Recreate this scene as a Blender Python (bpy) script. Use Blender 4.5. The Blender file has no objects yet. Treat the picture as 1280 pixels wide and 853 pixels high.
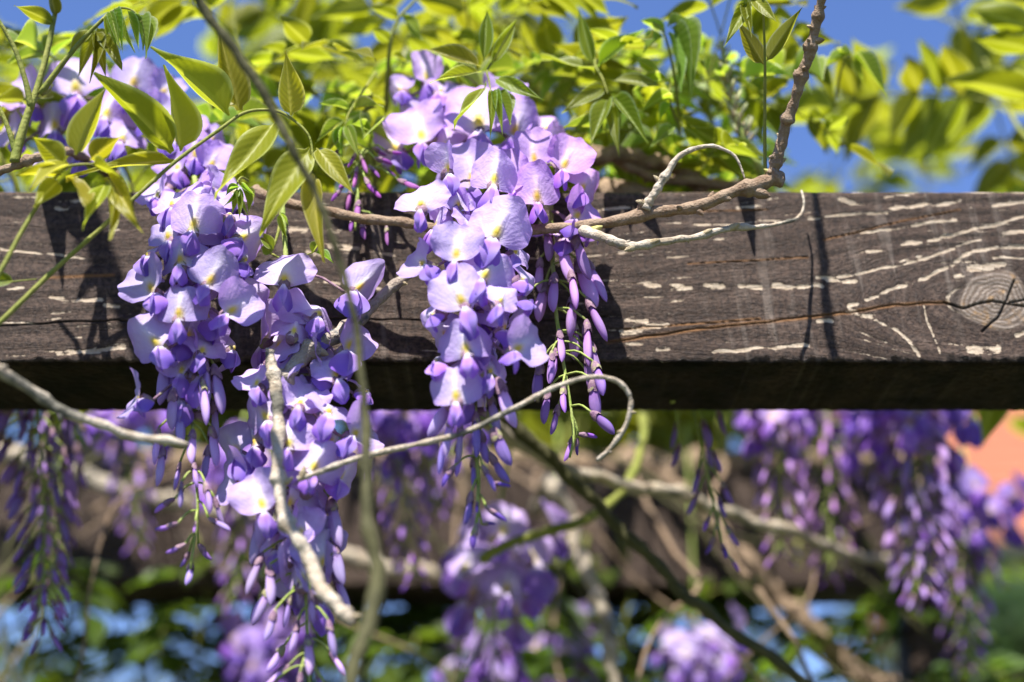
import bpy, math, random
import numpy as np
from mathutils import Vector, Matrix, noise as mnoise

random.seed(7); RNG = np.random.default_rng(7)
R = math.radians
SC = bpy.context.scene
COL = SC.collection

# ------------------------------------------------------------------ camera
CAMH, PITCH, LENS, D0 = 1.70, R(20.0), 60.0, 0.80
FPX = 1280 * LENS / 36.0
cd = bpy.data.cameras.new('camera'); cam = bpy.data.objects.new('camera', cd); COL.objects.link(cam)
cam.location = (0, 0, CAMH); cam.rotation_euler = (math.pi / 2 + PITCH, 0, 0)
cd.lens = LENS; cd.sensor_width = 36; cd.clip_start = 0.02; cd.clip_end = 3000
cd.dof.use_dof = True; cd.dof.focus_distance = 0.812; cd.dof.aperture_fstop = 3.3; cd.dof.aperture_blades = 9
SC.camera = cam

# ------------------------------------------------------------------ light
SUN_EL, SUN_AZ = R(61), R(20)            # azimuth: to the left of straight-behind the camera
sdir = Vector((-math.sin(SUN_AZ) * math.cos(SUN_EL), -math.cos(SUN_AZ) * math.cos(SUN_EL), math.sin(SUN_EL)))
w = bpy.data.worlds.new('World'); SC.world = w; w.use_nodes = True
wn = w.node_tree; bg = wn.nodes['Background']
sky = wn.nodes.new('ShaderNodeTexSky'); sky.sky_type = 'NISHITA'; sky.sun_disc = False
sky.sun_elevation = SUN_EL; sky.sun_rotation = math.pi + SUN_AZ
sky.air_density = 1.0; sky.dust_density = 0.0; sky.ozone_density = 2.0; sky.altitude = 800
tintn = wn.nodes.new('ShaderNodeMix'); tintn.data_type = 'RGBA'; tintn.blend_type = 'MULTIPLY'; tintn.inputs[0].default_value = 1.0
tintn.inputs[7].default_value = (0.86, 0.96, 1.32, 1)      # the photograph's cool white balance, the same over the whole sky
wn.links.new(sky.outputs[0], tintn.inputs[6]); wn.links.new(tintn.outputs[2], bg.inputs[0]); bg.inputs[1].default_value = 0.066
sl = bpy.data.lights.new('sun', 'SUN'); so = bpy.data.objects.new('sun', sl); COL.objects.link(so)
sl.energy = 5.0; sl.angle = R(0.53); sl.color = (1.0, 0.96, 0.90)
so.rotation_euler = sdir.to_track_quat('Z', 'Y').to_euler(); so.location = (-2, -3, 6)
vs = SC.view_settings; vs.view_transform = 'Standard'; vs.look = 'None'; vs.exposure = 1.32; vs.gamma = 1
SC.render.engine = 'CYCLES'
SC.cycles.use_denoising = True
SC.cycles.max_bounces = 8; SC.cycles.transmission_bounces = 6; SC.cycles.diffuse_bounces = 4
SC.cycles.sample_clamp_indirect = 6

# ------------------------------------------------------------------ pixel helper
CP, SP = math.cos(PITCH), math.sin(PITCH)
def P(px, py, d=0.0):
    """photo pixel -> point on the upright plane d metres in front of the beam's face"""
    a, b = (px - 640) / FPX, (426.5 - py) / FPX
    dy, dz = CP - b * SP, SP + b * CP
    t = (D0 - d) / dy
    return Vector((a * t, D0 - d, CAMH + dz * t))
def psize(px, d=0.0): return px * (D0 - d) / CP / FPX

# ------------------------------------------------------------------ object helpers
def link(o, parent=None):
    COL.objects.link(o)
    if parent is not None: o.parent = parent
    return o
def mesh_of(name, verts, faces, mat, smooth=True):
    me = bpy.data.meshes.new(name); me.from_pydata([tuple(v) for v in verts], [], faces)
    if mat: me.materials.append(mat)
    if smooth: me.shade_smooth()
    return me
def part(name, me, parent, mat4=None, color=None):
    o = bpy.data.objects.new(name, me); link(o, parent)
    if mat4 is not None: o.matrix_basis = mat4
    if color: o.color = color
    return o
def tag(o, label=None, cat=None, group=None, kind=None):
    if label: o['label'] = label
    if cat: o['category'] = cat
    if group: o['group'] = group
    if kind: o['kind'] = kind
    return o
def thing(name, label, cat, loc, group=None):
    o = bpy.data.objects.new(name, None); o.empty_display_size = 0.02; link(o); o.location = loc
    return tag(o, label, cat, group)
def grid(name, X, Y, Z, mat, col=None, uv=None):
    nv, nu = X.shape
    v = np.stack([X.ravel(), Y.ravel(), Z.ravel()], 1)
    f = []
    for j in range(nv - 1):
        for i in range(nu - 1):
            a = j * nu + i; f.append((a, a + 1, a + nu + 1, a + nu))
    me = mesh_of(name, v, f, mat)
    if col is not None:
        at = me.color_attributes.new('Col', 'FLOAT_COLOR', 'POINT')
        at.data.foreach_set('color', np.concatenate([col.reshape(-1, 3), np.ones((nu * nv, 1))], 1).ravel().astype(np.float32))
    if uv is not None:
        ul = me.uv_layers.new(name='UVMap'); li = np.zeros(len(me.loops), dtype=np.int32); me.loops.foreach_get('vertex_index', li)
        ul.data.foreach_set('uv', uv.reshape(-1, 2)[li].ravel().astype(np.float32))
    return me
def setcol(me, col):
    at = me.color_attributes.new('Col', 'FLOAT_COLOR', 'POINT')
    c = np.concatenate([np.asarray(col).reshape(-1, 3), np.ones((len(me.vertices), 1))], 1)
    at.data.foreach_set('color', c.ravel().astype(np.float32))
def spline(pts, n):
    """Catmull-Rom through tuples (any length), n samples"""
    p = np.array(pts, float); p = np.vstack([2 * p[0] - p[1], p, 2 * p[-1] - p[-2]])
    m = len(p) - 3; out = []
    for k in range(n):
        t = k / (n - 1) * m; i = min(int(t), m - 1); u = t - i
        a, b, c, e = p[i:i + 4]
        out.append(0.5 * (2 * b + (c - a) * u + (2 * a - 5 * b + 4 * c - e) * u * u + (3 * b - a - 3 * c + e) * u ** 3))
    return np.array(out)
def tube_arrays(pts, rad, sides=7, bump=0.0, seed=0, cap=True):
    P_ = [Vector(p) for p in pts]; n = len(P_); vs_, fs = [], []
    up = Vector((0.31, 0.2, 0.93)); prev = None
    for k in range(n):
        t = (P_[min(k + 1, n - 1)] - P_[max(k - 1, 0)]); t = t.normalized() if t.length > 1e-9 else Vector((0, 0, 1))
        if prev is None:
            s = t.cross(up); s = s if s.length > 1e-3 else t.cross(Vector((1, 0, 0)))
        else: s = prev - t * prev.dot(t)
        s.normalize(); prev = s; q = t.cross(s)
        for j in range(sides):
            a = 2 * math.pi * j / sides; dv = s * math.cos(a) + q * math.sin(a); r = rad[k]
            if bump: r *= 1 + bump * mnoise.noise((P_[k] + dv * r) * 160 + Vector((seed, 0, 0)))
            vs_.append(P_[k] + dv * r)
        if k:
            o = (k - 1) * sides
            for j in range(sides): fs.append((o + j, o + (j + 1) % sides, o + sides + (j + 1) % sides, o + sides + j))
    if cap:
        fs.append(tuple(range(sides - 1, -1, -1))); fs.append(tuple(range((n - 1) * sides, n * sides)))
    return vs_, fs
def tube(name, pts, rad, mat, sides=7, bump=0.0, seed=0):
    v, f = tube_arrays(pts, rad, sides, bump, seed); return mesh_of(name, v, f, mat)
def basis(x, zhint, lx, ly, lz, loc):
    x = x.normalized(); y = zhint.cross(x)
    if y.length < 1e-4: y = Vector((0, 1, 0)).cross(x)
    y.normalize(); z = x.cross(y)
    m = Matrix((x * lx, y * ly, z * lz)).transposed().to_4x4(); m.translation = loc
    return m

# ------------------------------------------------------------------ materials
class NT:
    def __init__(s, name):
        s.m = bpy.data.materials.new(name); s.m.use_nodes = True; s.t = s.m.node_tree
        s.b = s.t.nodes['Principled BSDF']; s.out = s.t.nodes['Material Output']
    def n(s, typ, **kw):
        o = s.t.nodes.new(typ)
        for k, v in kw.items():
            if k.startswith('i_'):
                key = k[2:]; o.inputs[int(key) if key.isdigit() else key].default_value = v
            else: setattr(o, k, v)
        return o
    def l(s, a, b): s.t.links.new(a, b)
    def math(s, op, a, b=None, c=None, clamp=False):
        o = s.n('ShaderNodeMath', operation=op, use_clamp=clamp)
        for k, v in enumerate((a, b, c)):
            if v is None: continue
            if isinstance(v, (int, float)): o.inputs[k].default_value = v
            else: s.l(v, o.inputs[k])
        return o.outputs[0]
    def mix(s, fac, a, b, blend='MIX'):
        o = s.n('ShaderNodeMix', data_type='RGBA', blend_type=blend)
        for k, v in ((0, fac), (6, a), (7, b)):
            if isinstance(v, (int, float)): o.inputs[k].default_value = v
            elif isinstance(v, tuple): o.inputs[k].default_value = v if len(v) == 4 else v + (1,)
            else: s.l(v, o.inputs[k])
        return o.outputs[2]
    def ramp(s, src, stops):
        o = s.n('ShaderNodeValToRGB'); e = o.color_ramp.elements
        while len(e) < len(stops): e.new(0.5)
        for k, (p, c) in enumerate(stops):
            e[k].position = p; e[k].color = (c, c, c, 1) if isinstance(c, (int, float)) else c + (1,)
        s.l(src, o.inputs[0]); return o.outputs[0]
    def noise(s, vec, scale, detail=4, rough=0.6, dist=0.0):
        o = s.n('ShaderNodeTexNoise'); o.inputs['Scale'].default_value = scale; o.inputs['Detail'].default_value = detail
        o.inputs['Roughness'].default_value = rough; o.inputs['Distortion'].default_value = dist
        if vec is not None: s.l(vec, o.inputs['Vector'])
        return o.outputs[0]
    def bump(s, h, strength, dist, chain=None):
        o = s.n('ShaderNodeBump'); o.inputs['Strength'].default_value = strength; o.inputs['Distance'].default_value = dist
        s.l(h, o.inputs['Height'])
        if chain is not None: s.l(chain, o.inputs['Normal'])
        return o.outputs[0]

def thin_mat(name, transl, satshift, rough, spec, veins=False):
    """petal / leaf sheet: pigment from the mesh, tinted by the object's own colour, light comes through"""
    t = NT(name)
    a = t.n('ShaderNodeAttribute', attribute_name='Col'); oi = t.n('ShaderNodeObjectInfo')
    c = t.mix(1.0, a.outputs['Color'], oi.outputs['Color'], 'MULTIPLY')
    tc = t.n('ShaderNodeTexCoord'); ge = t.n('ShaderNodeNewGeometry')
    nz = t.noise(ge.outputs['Position'], 260, 3)
    c = t.mix(t.math('MULTIPLY', nz, 0.22), c, t.mix(1.0, c, (0.62, 0.6, 0.7), 'MULTIPLY'))
    hs = t.n('ShaderNodeHueSaturation'); t.l(c, hs.inputs['Color'])
    t.l(t.math('MULTIPLY_ADD', oi.outputs['Random'], 0.03, 0.485), hs.inputs['Hue'])
    t.l(t.math('MULTIPLY_ADD', oi.outputs['Random'], 0.26, 0.87), hs.inputs['Value'])
    c = hs.outputs[0]
    t.l(c, t.b.inputs['Base Color']); t.b.inputs['Roughness'].default_value = rough
    t.b.inputs['Specular IOR Level'].default_value = spec
    tr = t.n('ShaderNodeBsdfTranslucent')
    t.l(t.mix(1.0, c, satshift, 'MULTIPLY'), tr.inputs[0])
    if veins == 'petal':
        uv = t.n('ShaderNodeSeparateXYZ'); t.l(tc.outputs['UV'], uv.inputs[0])
        an = t.math('ARCTAN2', t.math('SUBTRACT', uv.outputs[0], 0.5), t.math('ADD', uv.outputs[1], 0.08))
        wv = t.math('SINE', t.math('ADD', t.math('MULTIPLY', an, 46.0), t.math('MULTIPLY', t.noise(tc.outputs['UV'], 7, 3), 9.0)))
        cr = t.noise(tc.outputs['UV'], 5, 3, 0.6, 1.0)
        h = t.math('ADD', t.math('MULTIPLY', wv, 0.075), t.math('ADD', t.math('MULTIPLY', nz, 0.25), t.math('MULTIPLY', cr, 1.6)))
        bn = t.bump(h, 0.30, 0.0014)
    elif veins:
        uv = t.n('ShaderNodeSeparateXYZ'); t.l(tc.outputs['UV'], uv.inputs[0])
        av = t.math('ABSOLUTE', t.math('SUBTRACT', uv.outputs[1], 0.5))
        ph = t.math('MULTIPLY', t.math('SUBTRACT', uv.outputs[0], t.math('MULTIPLY', av, 0.55)), 62.0)
        h = t.math('ADD', t.math('MULTIPLY', t.math('SINE', ph), 0.5), t.math('MULTIPLY', t.noise(ge.outputs['Position'], 900, 2), 0.5))
        bn = t.bump(h, 0.13, 0.0006)
    else:
        bn = t.bump(nz, 0.25, 0.0010)
    t.l(bn, t.b.inputs['Normal']); t.l(bn, tr.inputs['Normal'])
    ms = t.n('ShaderNodeMixShader'); ms.inputs[0].default_value = transl
    t.l(t.b.outputs[0], ms.inputs[1]); t.l(tr.outputs[0], ms.inputs[2]); t.l(ms.outputs[0], t.out.inputs[0])
    return t.m
M_PETAL = thin_mat('petal', 0.42, (1.0, 0.86, 1.06, 1), 0.6, 0.18, 'petal')
M_LEAF = thin_mat('leaf', 0.58, (1.7, 1.66, 0.62, 1), 0.45, 0.28, True)

def bark_mat(name, c1, c2, scale, bstr=0.6, c3=None):
    t = NT(name); ge = t.n('ShaderNodeNewGeometry'); p = ge.outputs['Position']
    n1 = t.noise(p, scale, 5, 0.65); n2 = t.noise(p, scale * 5, 3, 0.6)
    c = t.mix(t.ramp(n1, [(0.35, 0.0), (0.65, 1.0)]), c1, c2)
    if c3: c = t.mix(t.ramp(t.noise(p, scale * 0.45, 3), [(0.56, 0.0), (0.64, 1.0)]), c, c3)
    c = t.mix(t.math('MULTIPLY', n2, 0.4), c, t.mix(1.0, c, (0.45, 0.42, 0.4), 'MULTIPLY'))
    t.l(c, t.b.inputs['Base Color']); t.b.inputs['Roughness'].default_value = 0.75; t.b.inputs['Specular IOR Level'].default_value = 0.25
    t.l(t.bump(n2, bstr, 0.002, t.bump(n1, bstr, 0.004)), t.b.inputs['Normal'])
    return t.m
M_TWIG = bark_mat('twig_bark', (0.20, 0.125, 0.075), (0.34, 0.25, 0.17), 150)
M_PALE = bark_mat('pale_bark', (0.33, 0.26, 0.18), (0.55, 0.48, 0.38), 120, 0.6, (0.14, 0.13, 0.10))
M_LICHEN = bark_mat('lichen_bark', (0.30, 0.24, 0.19), (0.42, 0.37, 0.30), 130, 0.8, (0.10, 0.12, 0.12))
M_GNARL = bark_mat('gnarled_bark', (0.16, 0.105, 0.065), (0.36, 0.26, 0.17), 70, 0.9)
M_STEM = bark_mat('green_stem', (0.16, 0.19, 0.03), (0.26, 0.26, 0.06), 120, 0.3)
M_OLIVE = bark_mat('olive_stem', (0.05, 0.048, 0.018), (0.085, 0.08, 0.03), 90, 0.4)
M_RACH = bark_mat('rachis', (0.25, 0.34, 0.06), (0.34, 0.38, 0.12), 200, 0.25)
M_CALYX = bark_mat('calyx', (0.16, 0.08, 0.15), (0.34, 0.22, 0.25), 230, 0.3, (0.32, 0.30, 0.15))
M_BUDSC = bark_mat('bud_scale', (0.42, 0.32, 0.18), (0.60, 0.50, 0.32), 300, 0.7)
M_GRBUD = bark_mat('green_bud', (0.45, 0.42, 0.10), (0.55, 0.50, 0.22), 250, 0.4)

# ------------------------------------------------------------------ flower templates (unit size)
def sm(x, a, b):
    t = np.clip((x - a) / (b - a), 0, 1); return t * t * (3 - 2 * t)
LAV = np.array([0.555, 0.435, 0.745]); VIO = np.array([0.37, 0.20, 0.62]); WHT = np.array([0.88, 0.84, 0.90]); YEL = np.array([0.78, 0.62, 0.06])
DEEP = np.array([0.26, 0.13, 0.60])
def lerp(a, b, f): return a * (1 - f[..., None]) + b * f[..., None]
def make_banner(k, s1, s2, s3, ruf, asym=0.0):
    nu, nv = 22, 20
    u, v = np.meshgrid(np.linspace(-1, 1, nu), np.linspace(-1, 1, nv))
    a = u * np.sqrt(1 - v * v / 2); b = v * np.sqrt(1 - u * u / 2)
    r = np.sqrt(a * a + b * b); th = np.arctan2(b, a)
    ph = k * 1.7
    edge = 1 + 0.035 * np.sin(3 * th + ph) * r ** 2 + 0.02 * np.sin(7 * th + 2 * ph) * r ** 4
    h = (b + 1) / 2
    X = 0.5 * a * edge * (1 + 0.10 * sm(-b, 0.0, 0.7) - 0.05 * sm(b, 0.5, 1.0))
    Z = h * edge
    Z = Z - 0.05 * np.exp(-(a / 0.13) ** 2) * sm(b, 0.55, 1.0) - 0.08 * np.abs(a) * sm(-b, 0.2, 0.9)
    Y = s1 * (np.sqrt(a * a + 0.006) - 0.077) + s2 * a * a + s3 * h * h
    Y = Y + ruf * np.sin(4 * th + ph) * r ** 4 + 0.6 * ruf * np.sin(9 * th - ph) * r ** 7 + asym * a * h
    Y = Y - 0.05 * np.exp(-(a / 0.09) ** 2) * sm(h, 0.0, 0.2) * (1 - sm(h, 0.35, 0.8))
    Y = 1.35 * Y - 0.10 * (1 - sm(h, 0.0, 0.25)) * np.abs(a)
    c = np.broadcast_to(LAV, a.shape + (3,)).copy()
    c = lerp(c, VIO * 0.6 + LAV * 0.4, sm(r, 0.6, 1.0) * 0.75)
    fz = 0.5 + 0.5 * np.sin(a * 5 + k * 2.1) * np.sin(b * 4 + k); c = lerp(c, WHT * 0.95, 0.16 * fz * sm(h, 0.2, 0.6))
    vein = 0.5 + 0.5 * np.sin(np.arctan2(a, h + 0.12) * 26 + 1.5 * np.sin(6 * h))
    c = lerp(c, VIO * 0.5 + LAV * 0.5, 0.24 * vein * sm(h, 0.1, 0.4))
    st = np.exp(-(a / (0.14 + 0.16 * (1 - h))) ** 2) * (1 - sm(h, 0.45, 0.95)); c = lerp(c, WHT, 0.62 * st)
    ye = np.exp(-((a / 0.15) ** 2 + ((h - 0.19) / 0.15) ** 2) ** 1.3); c = lerp(c, YEL, np.clip(1.05 * ye, 0, 1))
    c = lerp(c, WHT * 1.05, 0.5 * np.exp(-(a / 0.03) ** 2) * sm(h, 0.1, 0.3) * (1 - sm(h, 0.6, 0.95)))
    return grid('banner_petal', X, Y, Z, M_PETAL, np.clip(c, 0, 1), np.stack([a * .5 + .5, h], -1))
BANNERS = [make_banner(0, 0.22, 0.10, 0.10, 0.03), make_banner(1, -0.10, 0.12, 0.20, 0.035), make_banner(2, 0.05, 0.22, -0.06, 0.03, 0.1),
           make_banner(3, -0.22, -0.02, 0.12, 0.04), make_banner(4, 0.30, 0.18, 0.25, 0.05, -0.15), make_banner(5, 0.10, 0.0, 0.30, 0.05, 0.2),
           make_banner(6, -0.05, -0.18, 0.05, 0.03, 0.08), make_banner(7, 0.38, 0.20, 0.05, 0.04)]
def make_wing(k):
    nu, nv = 9, 14
    u, v = np.meshgrid(np.linspace(-1, 1, nu), np.linspace(0, 1, nv))
    wd = 0.06 + 0.27 * np.sin(np.pi * np.clip(v, 0, 1) ** 1.25 * 0.93 + 0.04) ** 0.8
    Z = -v + 0.10 * u * u * v; Xw = u * wd
    bel = 0.16 * (1 - u * u) * np.sin(np.pi * v) + 0.03 * np.sin(9 * v + k * 2) * v
    c = np.broadcast_to(VIO, u.shape + (3,)).copy()
    c = lerp(c, DEEP, sm(v, 0.35, 0.9)); c = lerp(c, WHT * 0.8 + LAV * 0.2, (1 - sm(v, 0.05, 0.35)) * 0.8)
    c = lerp(c, LAV, 0.5 * np.clip(-u, 0, 1) * sm(v, 0.3, 0.7))
    # the wing stands edge-on at the side: width along Y, bulge along +X
    return grid('wing_petal', bel + 0.02, Xw - 0.05 * v, Z, M_PETAL, c)
WINGS = [make_wing(0), make_wing(1)]
def make_keel():
    nu, nv = 8, 10
    u, v = np.meshgrid(np.linspace(-1, 1, nu), np.linspace(0, 1, nv))
    rr = 0.12 * np.sin(np.pi * np.clip(v * 0.92 + 0.06, 0, 1)) ** 0.7
    an = u * np.pi * 0.75
    X = rr * np.sin(an); Y = -rr * np.cos(an) - 0.15 * v * v; Z = -v * 0.8
    c = lerp(np.broadcast_to(LAV, u.shape + (3,)), DEEP, sm(v, 0.3, 0.9))
    return grid('keel_petal', X, Y, Z, M_PETAL, c)
KEEL = make_keel()
def make_bud(k, wid, thick, cal, lavender):
    """closed bud hanging along -Z, unit length; cal = share under the calyx"""
    nu, nv = 13, 15
    th = np.linspace(0, 2 * np.pi, nu); vv = np.linspace(0, 1, nv)
    T, V = np.meshgrid(th, vv)
    prof = np.sin(np.pi * np.clip(V, 0.0, 1) ** (0.95 + 0.12 * k)) ** 0.62 * (0.55 + 0.55 * V)
    prof = np.where(V > 0.999, 0.02, np.where(V < 0.001, 0.10, np.maximum(prof, 0.10)))
    bend = 0.14 * np.sin(np.pi * V * 0.9)
    X = thick * prof * np.cos(T) * (1 - 0.25 * np.abs(np.sin(T)))
    Y = wid * prof * np.sin(T) - bend * wid * 2 + 0.02 * np.sin(5 * V + k)
    X = X + 0.03 * np.sin(3 * T + k) * prof * wid
    Z = -V
    top = lerp(np.broadcast_to(np.array([0.50, 0.32, 0.64]) if lavender[1] < .6 else lavender, V.shape + (3,)), lavender, sm(V, 0.25, 0.6))
    c = lerp(top, VIO * 0.8, sm(V, 0.72, 1.0) * 0.55)
    seam = np.exp(-((np.sin(T) + 1) / 0.10) ** 2); c = lerp(c, DEEP, 0.45 * seam)
    return grid('bud', X, Y, Z, M_PETAL, np.clip(c, 0, 1))
CREAM = np.array([.62, .66, .40])
BUDS = [make_bud(0, 0.20, 0.135, 0.2, LAV), make_bud(1, 0.17, 0.125, 0.25, LAV * 0.75 + VIO * 0.25), make_bud(2, 0.16, 0.14, 0.3, VIO)]
_sv = (VIO, DEEP); VIO = CREAM; DEEP = CREAM * .8; BUDS.append(make_bud(2, 0.17, 0.14, .3, CREAM)); VIO, DEEP = _sv
def make_calyx_cap():
    nu, nv = 11, 7
    T, V = np.meshgrid(np.linspace(0, 2 * np.pi, nu), np.linspace(0, 1, nv))
    r = 0.05 + 0.10 * np.sin(np.clip(V, 0, 1) * np.pi * 0.55) ** 0.8
    Z = 0.03 - V * 0.30 * (1 + 0.18 * np.sin(T * 2.5 + 0.6) * (V > 0.9))
    return grid('calyx', r * 0.82 * np.cos(T), r * 1.12 * np.sin(T) - 0.03 * V, Z, M_CALYX)
CALYX = make_calyx_cap(); CALYX_CREAM = make_calyx_cap(); CALYX_CREAM.materials.clear(); CALYX_CREAM.materials.append(M_BUDSC)

def mul(c, f): return tuple(np.clip(np.array(c[:3]) * f, 0, 4)) + (1.0,)
class Raceme:
    def __init__(s, label, path, r0=0.0016, group='wisteria flower clusters hanging from the pergola', tint=(1, 1, 1, 1), name='wisteria_raceme', wmat=None):
        pts = [Vector(p) for p in path]
        s.base = pts[0]; s.t = thing(name, label, 'flower cluster', s.base, group); s.tint = tint
        s.sp = [Vector(p) for p in spline([tuple(p) for p in pts], 40)]
        n = len(s.sp); rr = [r0 * (1 - 0.62 * k / (n - 1)) for k in range(n)]
        part('stalk', tube('stalk', [p - s.base for p in s.sp], rr, M_RACH, 6), s.t)
    def at(s, t):
        k = max(0.0, min(0.9999, t)) * (len(s.sp) - 1); i = int(k); return s.sp[i].lerp(s.sp[i + 1], k - i)
    def hook(s, pos, up=0.012):
        """point of the stalk a little above pos"""
        best = min(range(len(s.sp)), key=lambda k: abs(s.sp[k].z - (pos.z + up))); return s.sp[best]
    def pedicel(s, pos, dirout, r=0.00065, anchor=None):
        a = anchor if anchor is not None else s.hook(pos)
        m = (a + pos) / 2 + Vector((0, 0, 0.15 * (a - pos).length)) + dirout * 0.001
        ps = [Vector(q) - s.base for q in spline([tuple(a), tuple(m), tuple(pos)], 6)]
        return tube_arrays(ps, [r, r, r, r, r * 1.05, r * 1.15], 5)
    def flower(s, pos, W, H, roll=0, yaw=0, lean=6, var=None, wings=True, anchor=None, tint=None, wing_out=None):
        var = random.randrange(len(BANNERS)) if var is None else var
        rot = Matrix.Rotation(R(yaw), 4, 'Z') @ Matrix.Rotation(R(roll), 4, 'Y') @ Matrix.Rotation(R(-lean), 4, 'X')
        loc = pos - s.base
        back = rot.to_3x3() @ Vector((0, 1, 0.15)); tint = tint or s.tint
        cb = pos + back * 0.0045
        v, f = s.pedicel(cb, back, 0.0007, anchor)
        # bell-shaped calyx joined to its pedicel
        ca = [cb - s.base + back * 0.0015, cb - s.base, cb - s.base - back * 0.002, cb - s.base - back * 0.0045]
        v2, f2 = tube_arrays(ca, [0.0008, 0.0021, 0.0029, 0.0032], 8)
        o = len(v); fl = part('flower', mesh_of('flower', v + v2, f + [tuple(i + o for i in q) for q in f2], M_CALYX), s.t)
        T = Matrix.Translation(loc)
        sx = -1 if random.random() < 0.5 else 1
        part('banner_petal', BANNERS[var], fl, T @ rot @ Matrix.Diagonal((W * sx, (W + H) / 2, H, 1)), tint)
        if wings:
            L = max(0.012, 0.74 * H * random.uniform(0.8, 1.15)); pit = random.uniform(-2, 20) if wing_out is None else wing_out
            wr = Matrix.Rotation(R(yaw + random.uniform(-10, 10)), 4, 'Z') @ Matrix.Rotation(R(roll * 0.55), 4, 'Y') @ Matrix.Rotation(R(-pit), 4, 'X')
            off = Matrix.Translation(rot.to_3x3() @ Vector((0, -0.0012, 0.0002)))
            for sg in (-1, 1):
                part('wing_petal', random.choice(WINGS), fl, T @ off @ wr @ Matrix.Rotation(R(-sg * random.uniform(2, 13)), 4, 'Y') @ Matrix.Rotation(R(-sg * random.uniform(25, 55)), 4, 'Z') @ Matrix.Diagonal((sg * L * 0.9, L * 1.25, L, 1)), tint)
            part('keel_petal', KEEL, fl, T @ off @ wr @ Matrix.Diagonal((L * 0.85, L * 0.9, L * 0.95, 1)), tint)
        return fl
    def bud(s, top, dirv, L, kind=None, tint=None, spin=None):
        kind = kind if kind is not None else (0 if L > 0.017 else (1 if L > 0.012 else 2))
        tint = tint or s.tint; q_ = random.random() ** 1.5; g_ = random.uniform(.8, 1.12)
        tint = (tint[0] * g_ * (1 + .28 * q_), tint[1] * g_ * (1 + .22 * q_), tint[2] * g_ * (1 + .10 * q_), 1)
        z = -dirv.normalized(); sp_ = random.uniform(0, 6.28) if spin is None else spin
        x = Vector((math.cos(sp_), math.sin(sp_), 0)); x = (x - z * x.dot(z)).normalized(); y = z.cross(x)
        m = Matrix((x * L, y * L, z * L)).transposed().to_4x4(); m.translation = top - s.base
        wv = random.uniform(.64, .95); m = m @ Matrix.Diagonal((wv, wv, 1, 1)); b = part('bud', BUDS[kind], s.t, m, tint)
        part_cal = CALYX if kind != 3 else CALYX_CREAM
        cs = 1.0 if kind == 0 else (1.18 if kind == 1 else 1.55)
        wsc = 1.0 if kind == 0 else (1.0 if kind == 1 else 1.12)
        part('calyx', part_cal, b, Matrix.Diagonal((wsc, wsc, cs, 1)))
        v, f = s.pedicel(top + z * 0.02 * L, Vector((0, 0, 0)), 0.00055, s.hook(top, 0.008))
        pd = mesh_of('pedicel', v, f, M_RACH); im = m.inverted()
        pd.transform(im); part('pedicel', pd, b)
        return b
    def auto(s, n, t0, t1, open_until, rad=0.026, size=0.024, seed=0, front_only=False, wingp=1.0, budlen=0.018):
        rnd = random.Random(seed)
        for i in range(n):
            t = t0 + (t1 - t0) * (i + 0.5) / n; a = i * 2.39996 + rnd.uniform(-.3, .3)
            if front_only and math.sin(a) > 0.55: continue
            out = Vector((math.cos(a), math.sin(a), 0)); c = s.at(t)
            mat = (t - t0) / (t1 - t0)
            r = rad * (1 - 0.55 * mat) * rnd.uniform(0.75, 1.15)
            if mat < open_until:
                pos = c + out * r + Vector((0, 0, -0.006)); sz = size * rnd.uniform(0.85, 1.1)
                s.flower(pos, sz, sz * rnd.uniform(0.75, 0.95), rnd.uniform(-20, 20), math.degrees(math.atan2(out.x, -out.y)), rnd.uniform(-5, 30), wings=rnd.random() < wingp)
            else:
                q = (mat - open_until) / max(1e-3, 1 - open_until)
                L = budlen * (1.05 - 0.5 * q) * rnd.uniform(0.85, 1.15)
                s.bud(c + out * r * (0.75 - 0.35 * q) + Vector((0, 0, -0.004)), Vector((out.x * (0.25 + 0.5 * q), out.y * (0.25 + 0.5 * q), -1)), L)

# ------------------------------------------------------------------ leaflet templates: base at 0, tip at x = 1, width along y (unit half-width .5)
def make_leaflet(k, fold, droop, young=False, curl=0.0):
    nu, nv = 11, 20
    u, v = np.meshgrid(np.linspace(-1, 1, nu), np.linspace(0, 1, nv))
    hw = 0.5 * np.clip(np.sin(np.pi * v ** 0.72), 0, 1) ** 0.95 * (1 - 0.55 * v ** 3) / 0.90
    hw = np.where(v < 0.06, np.maximum(hw * 0.4, 0.035), hw); hw = np.where(v > 0.99, 0.004, hw)
    X = v + 0.0 * u; Y = u * hw
    Zc = fold * (np.abs(Y) - 0.0) - droop * v * v + 0.03 * np.sin(7 * v + 2.2 * k + 2 * u) * np.abs(u) + curl * (u * np.abs(u)) * 0.12
    Y = Y * (1 - 0.35 * abs(fold))
    base = np.array([0.175, 0.195, 0.016]) if not young else np.array([0.22, 0.31, 0.05])
    c = np.broadcast_to(base, u.shape + (3,)).copy()
    vn = 0.5 + 0.5 * np.sin((v - 0.55 * np.abs(u) * 0.5) * 62); c = lerp(c, base * 1.3, 0.10 * vn * (np.abs(u) > 0.1))
    c = lerp(c, np.array([0.34, 0.36, 0.10]), np.exp(-(u / 0.10) ** 2) * 0.8)
    c = lerp(c, np.array([0.55, 0.60, 0.38]), sm(np.abs(u), 0.80, 1.0) * (0.85 if young else 0.45))
    uv = np.stack([v, u * 0.5 + 0.5], -1)
    return grid('leaflet', X, Y, Zc, M_LEAF, c, uv)
LEAFLETS = [make_leaflet(0, 0.25, 0.08), make_leaflet(1, 0.12, 0.16), make_leaflet(2, 0.40, 0.05), make_leaflet(3, 0.18, -0.05, False, 0.5)]
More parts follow.
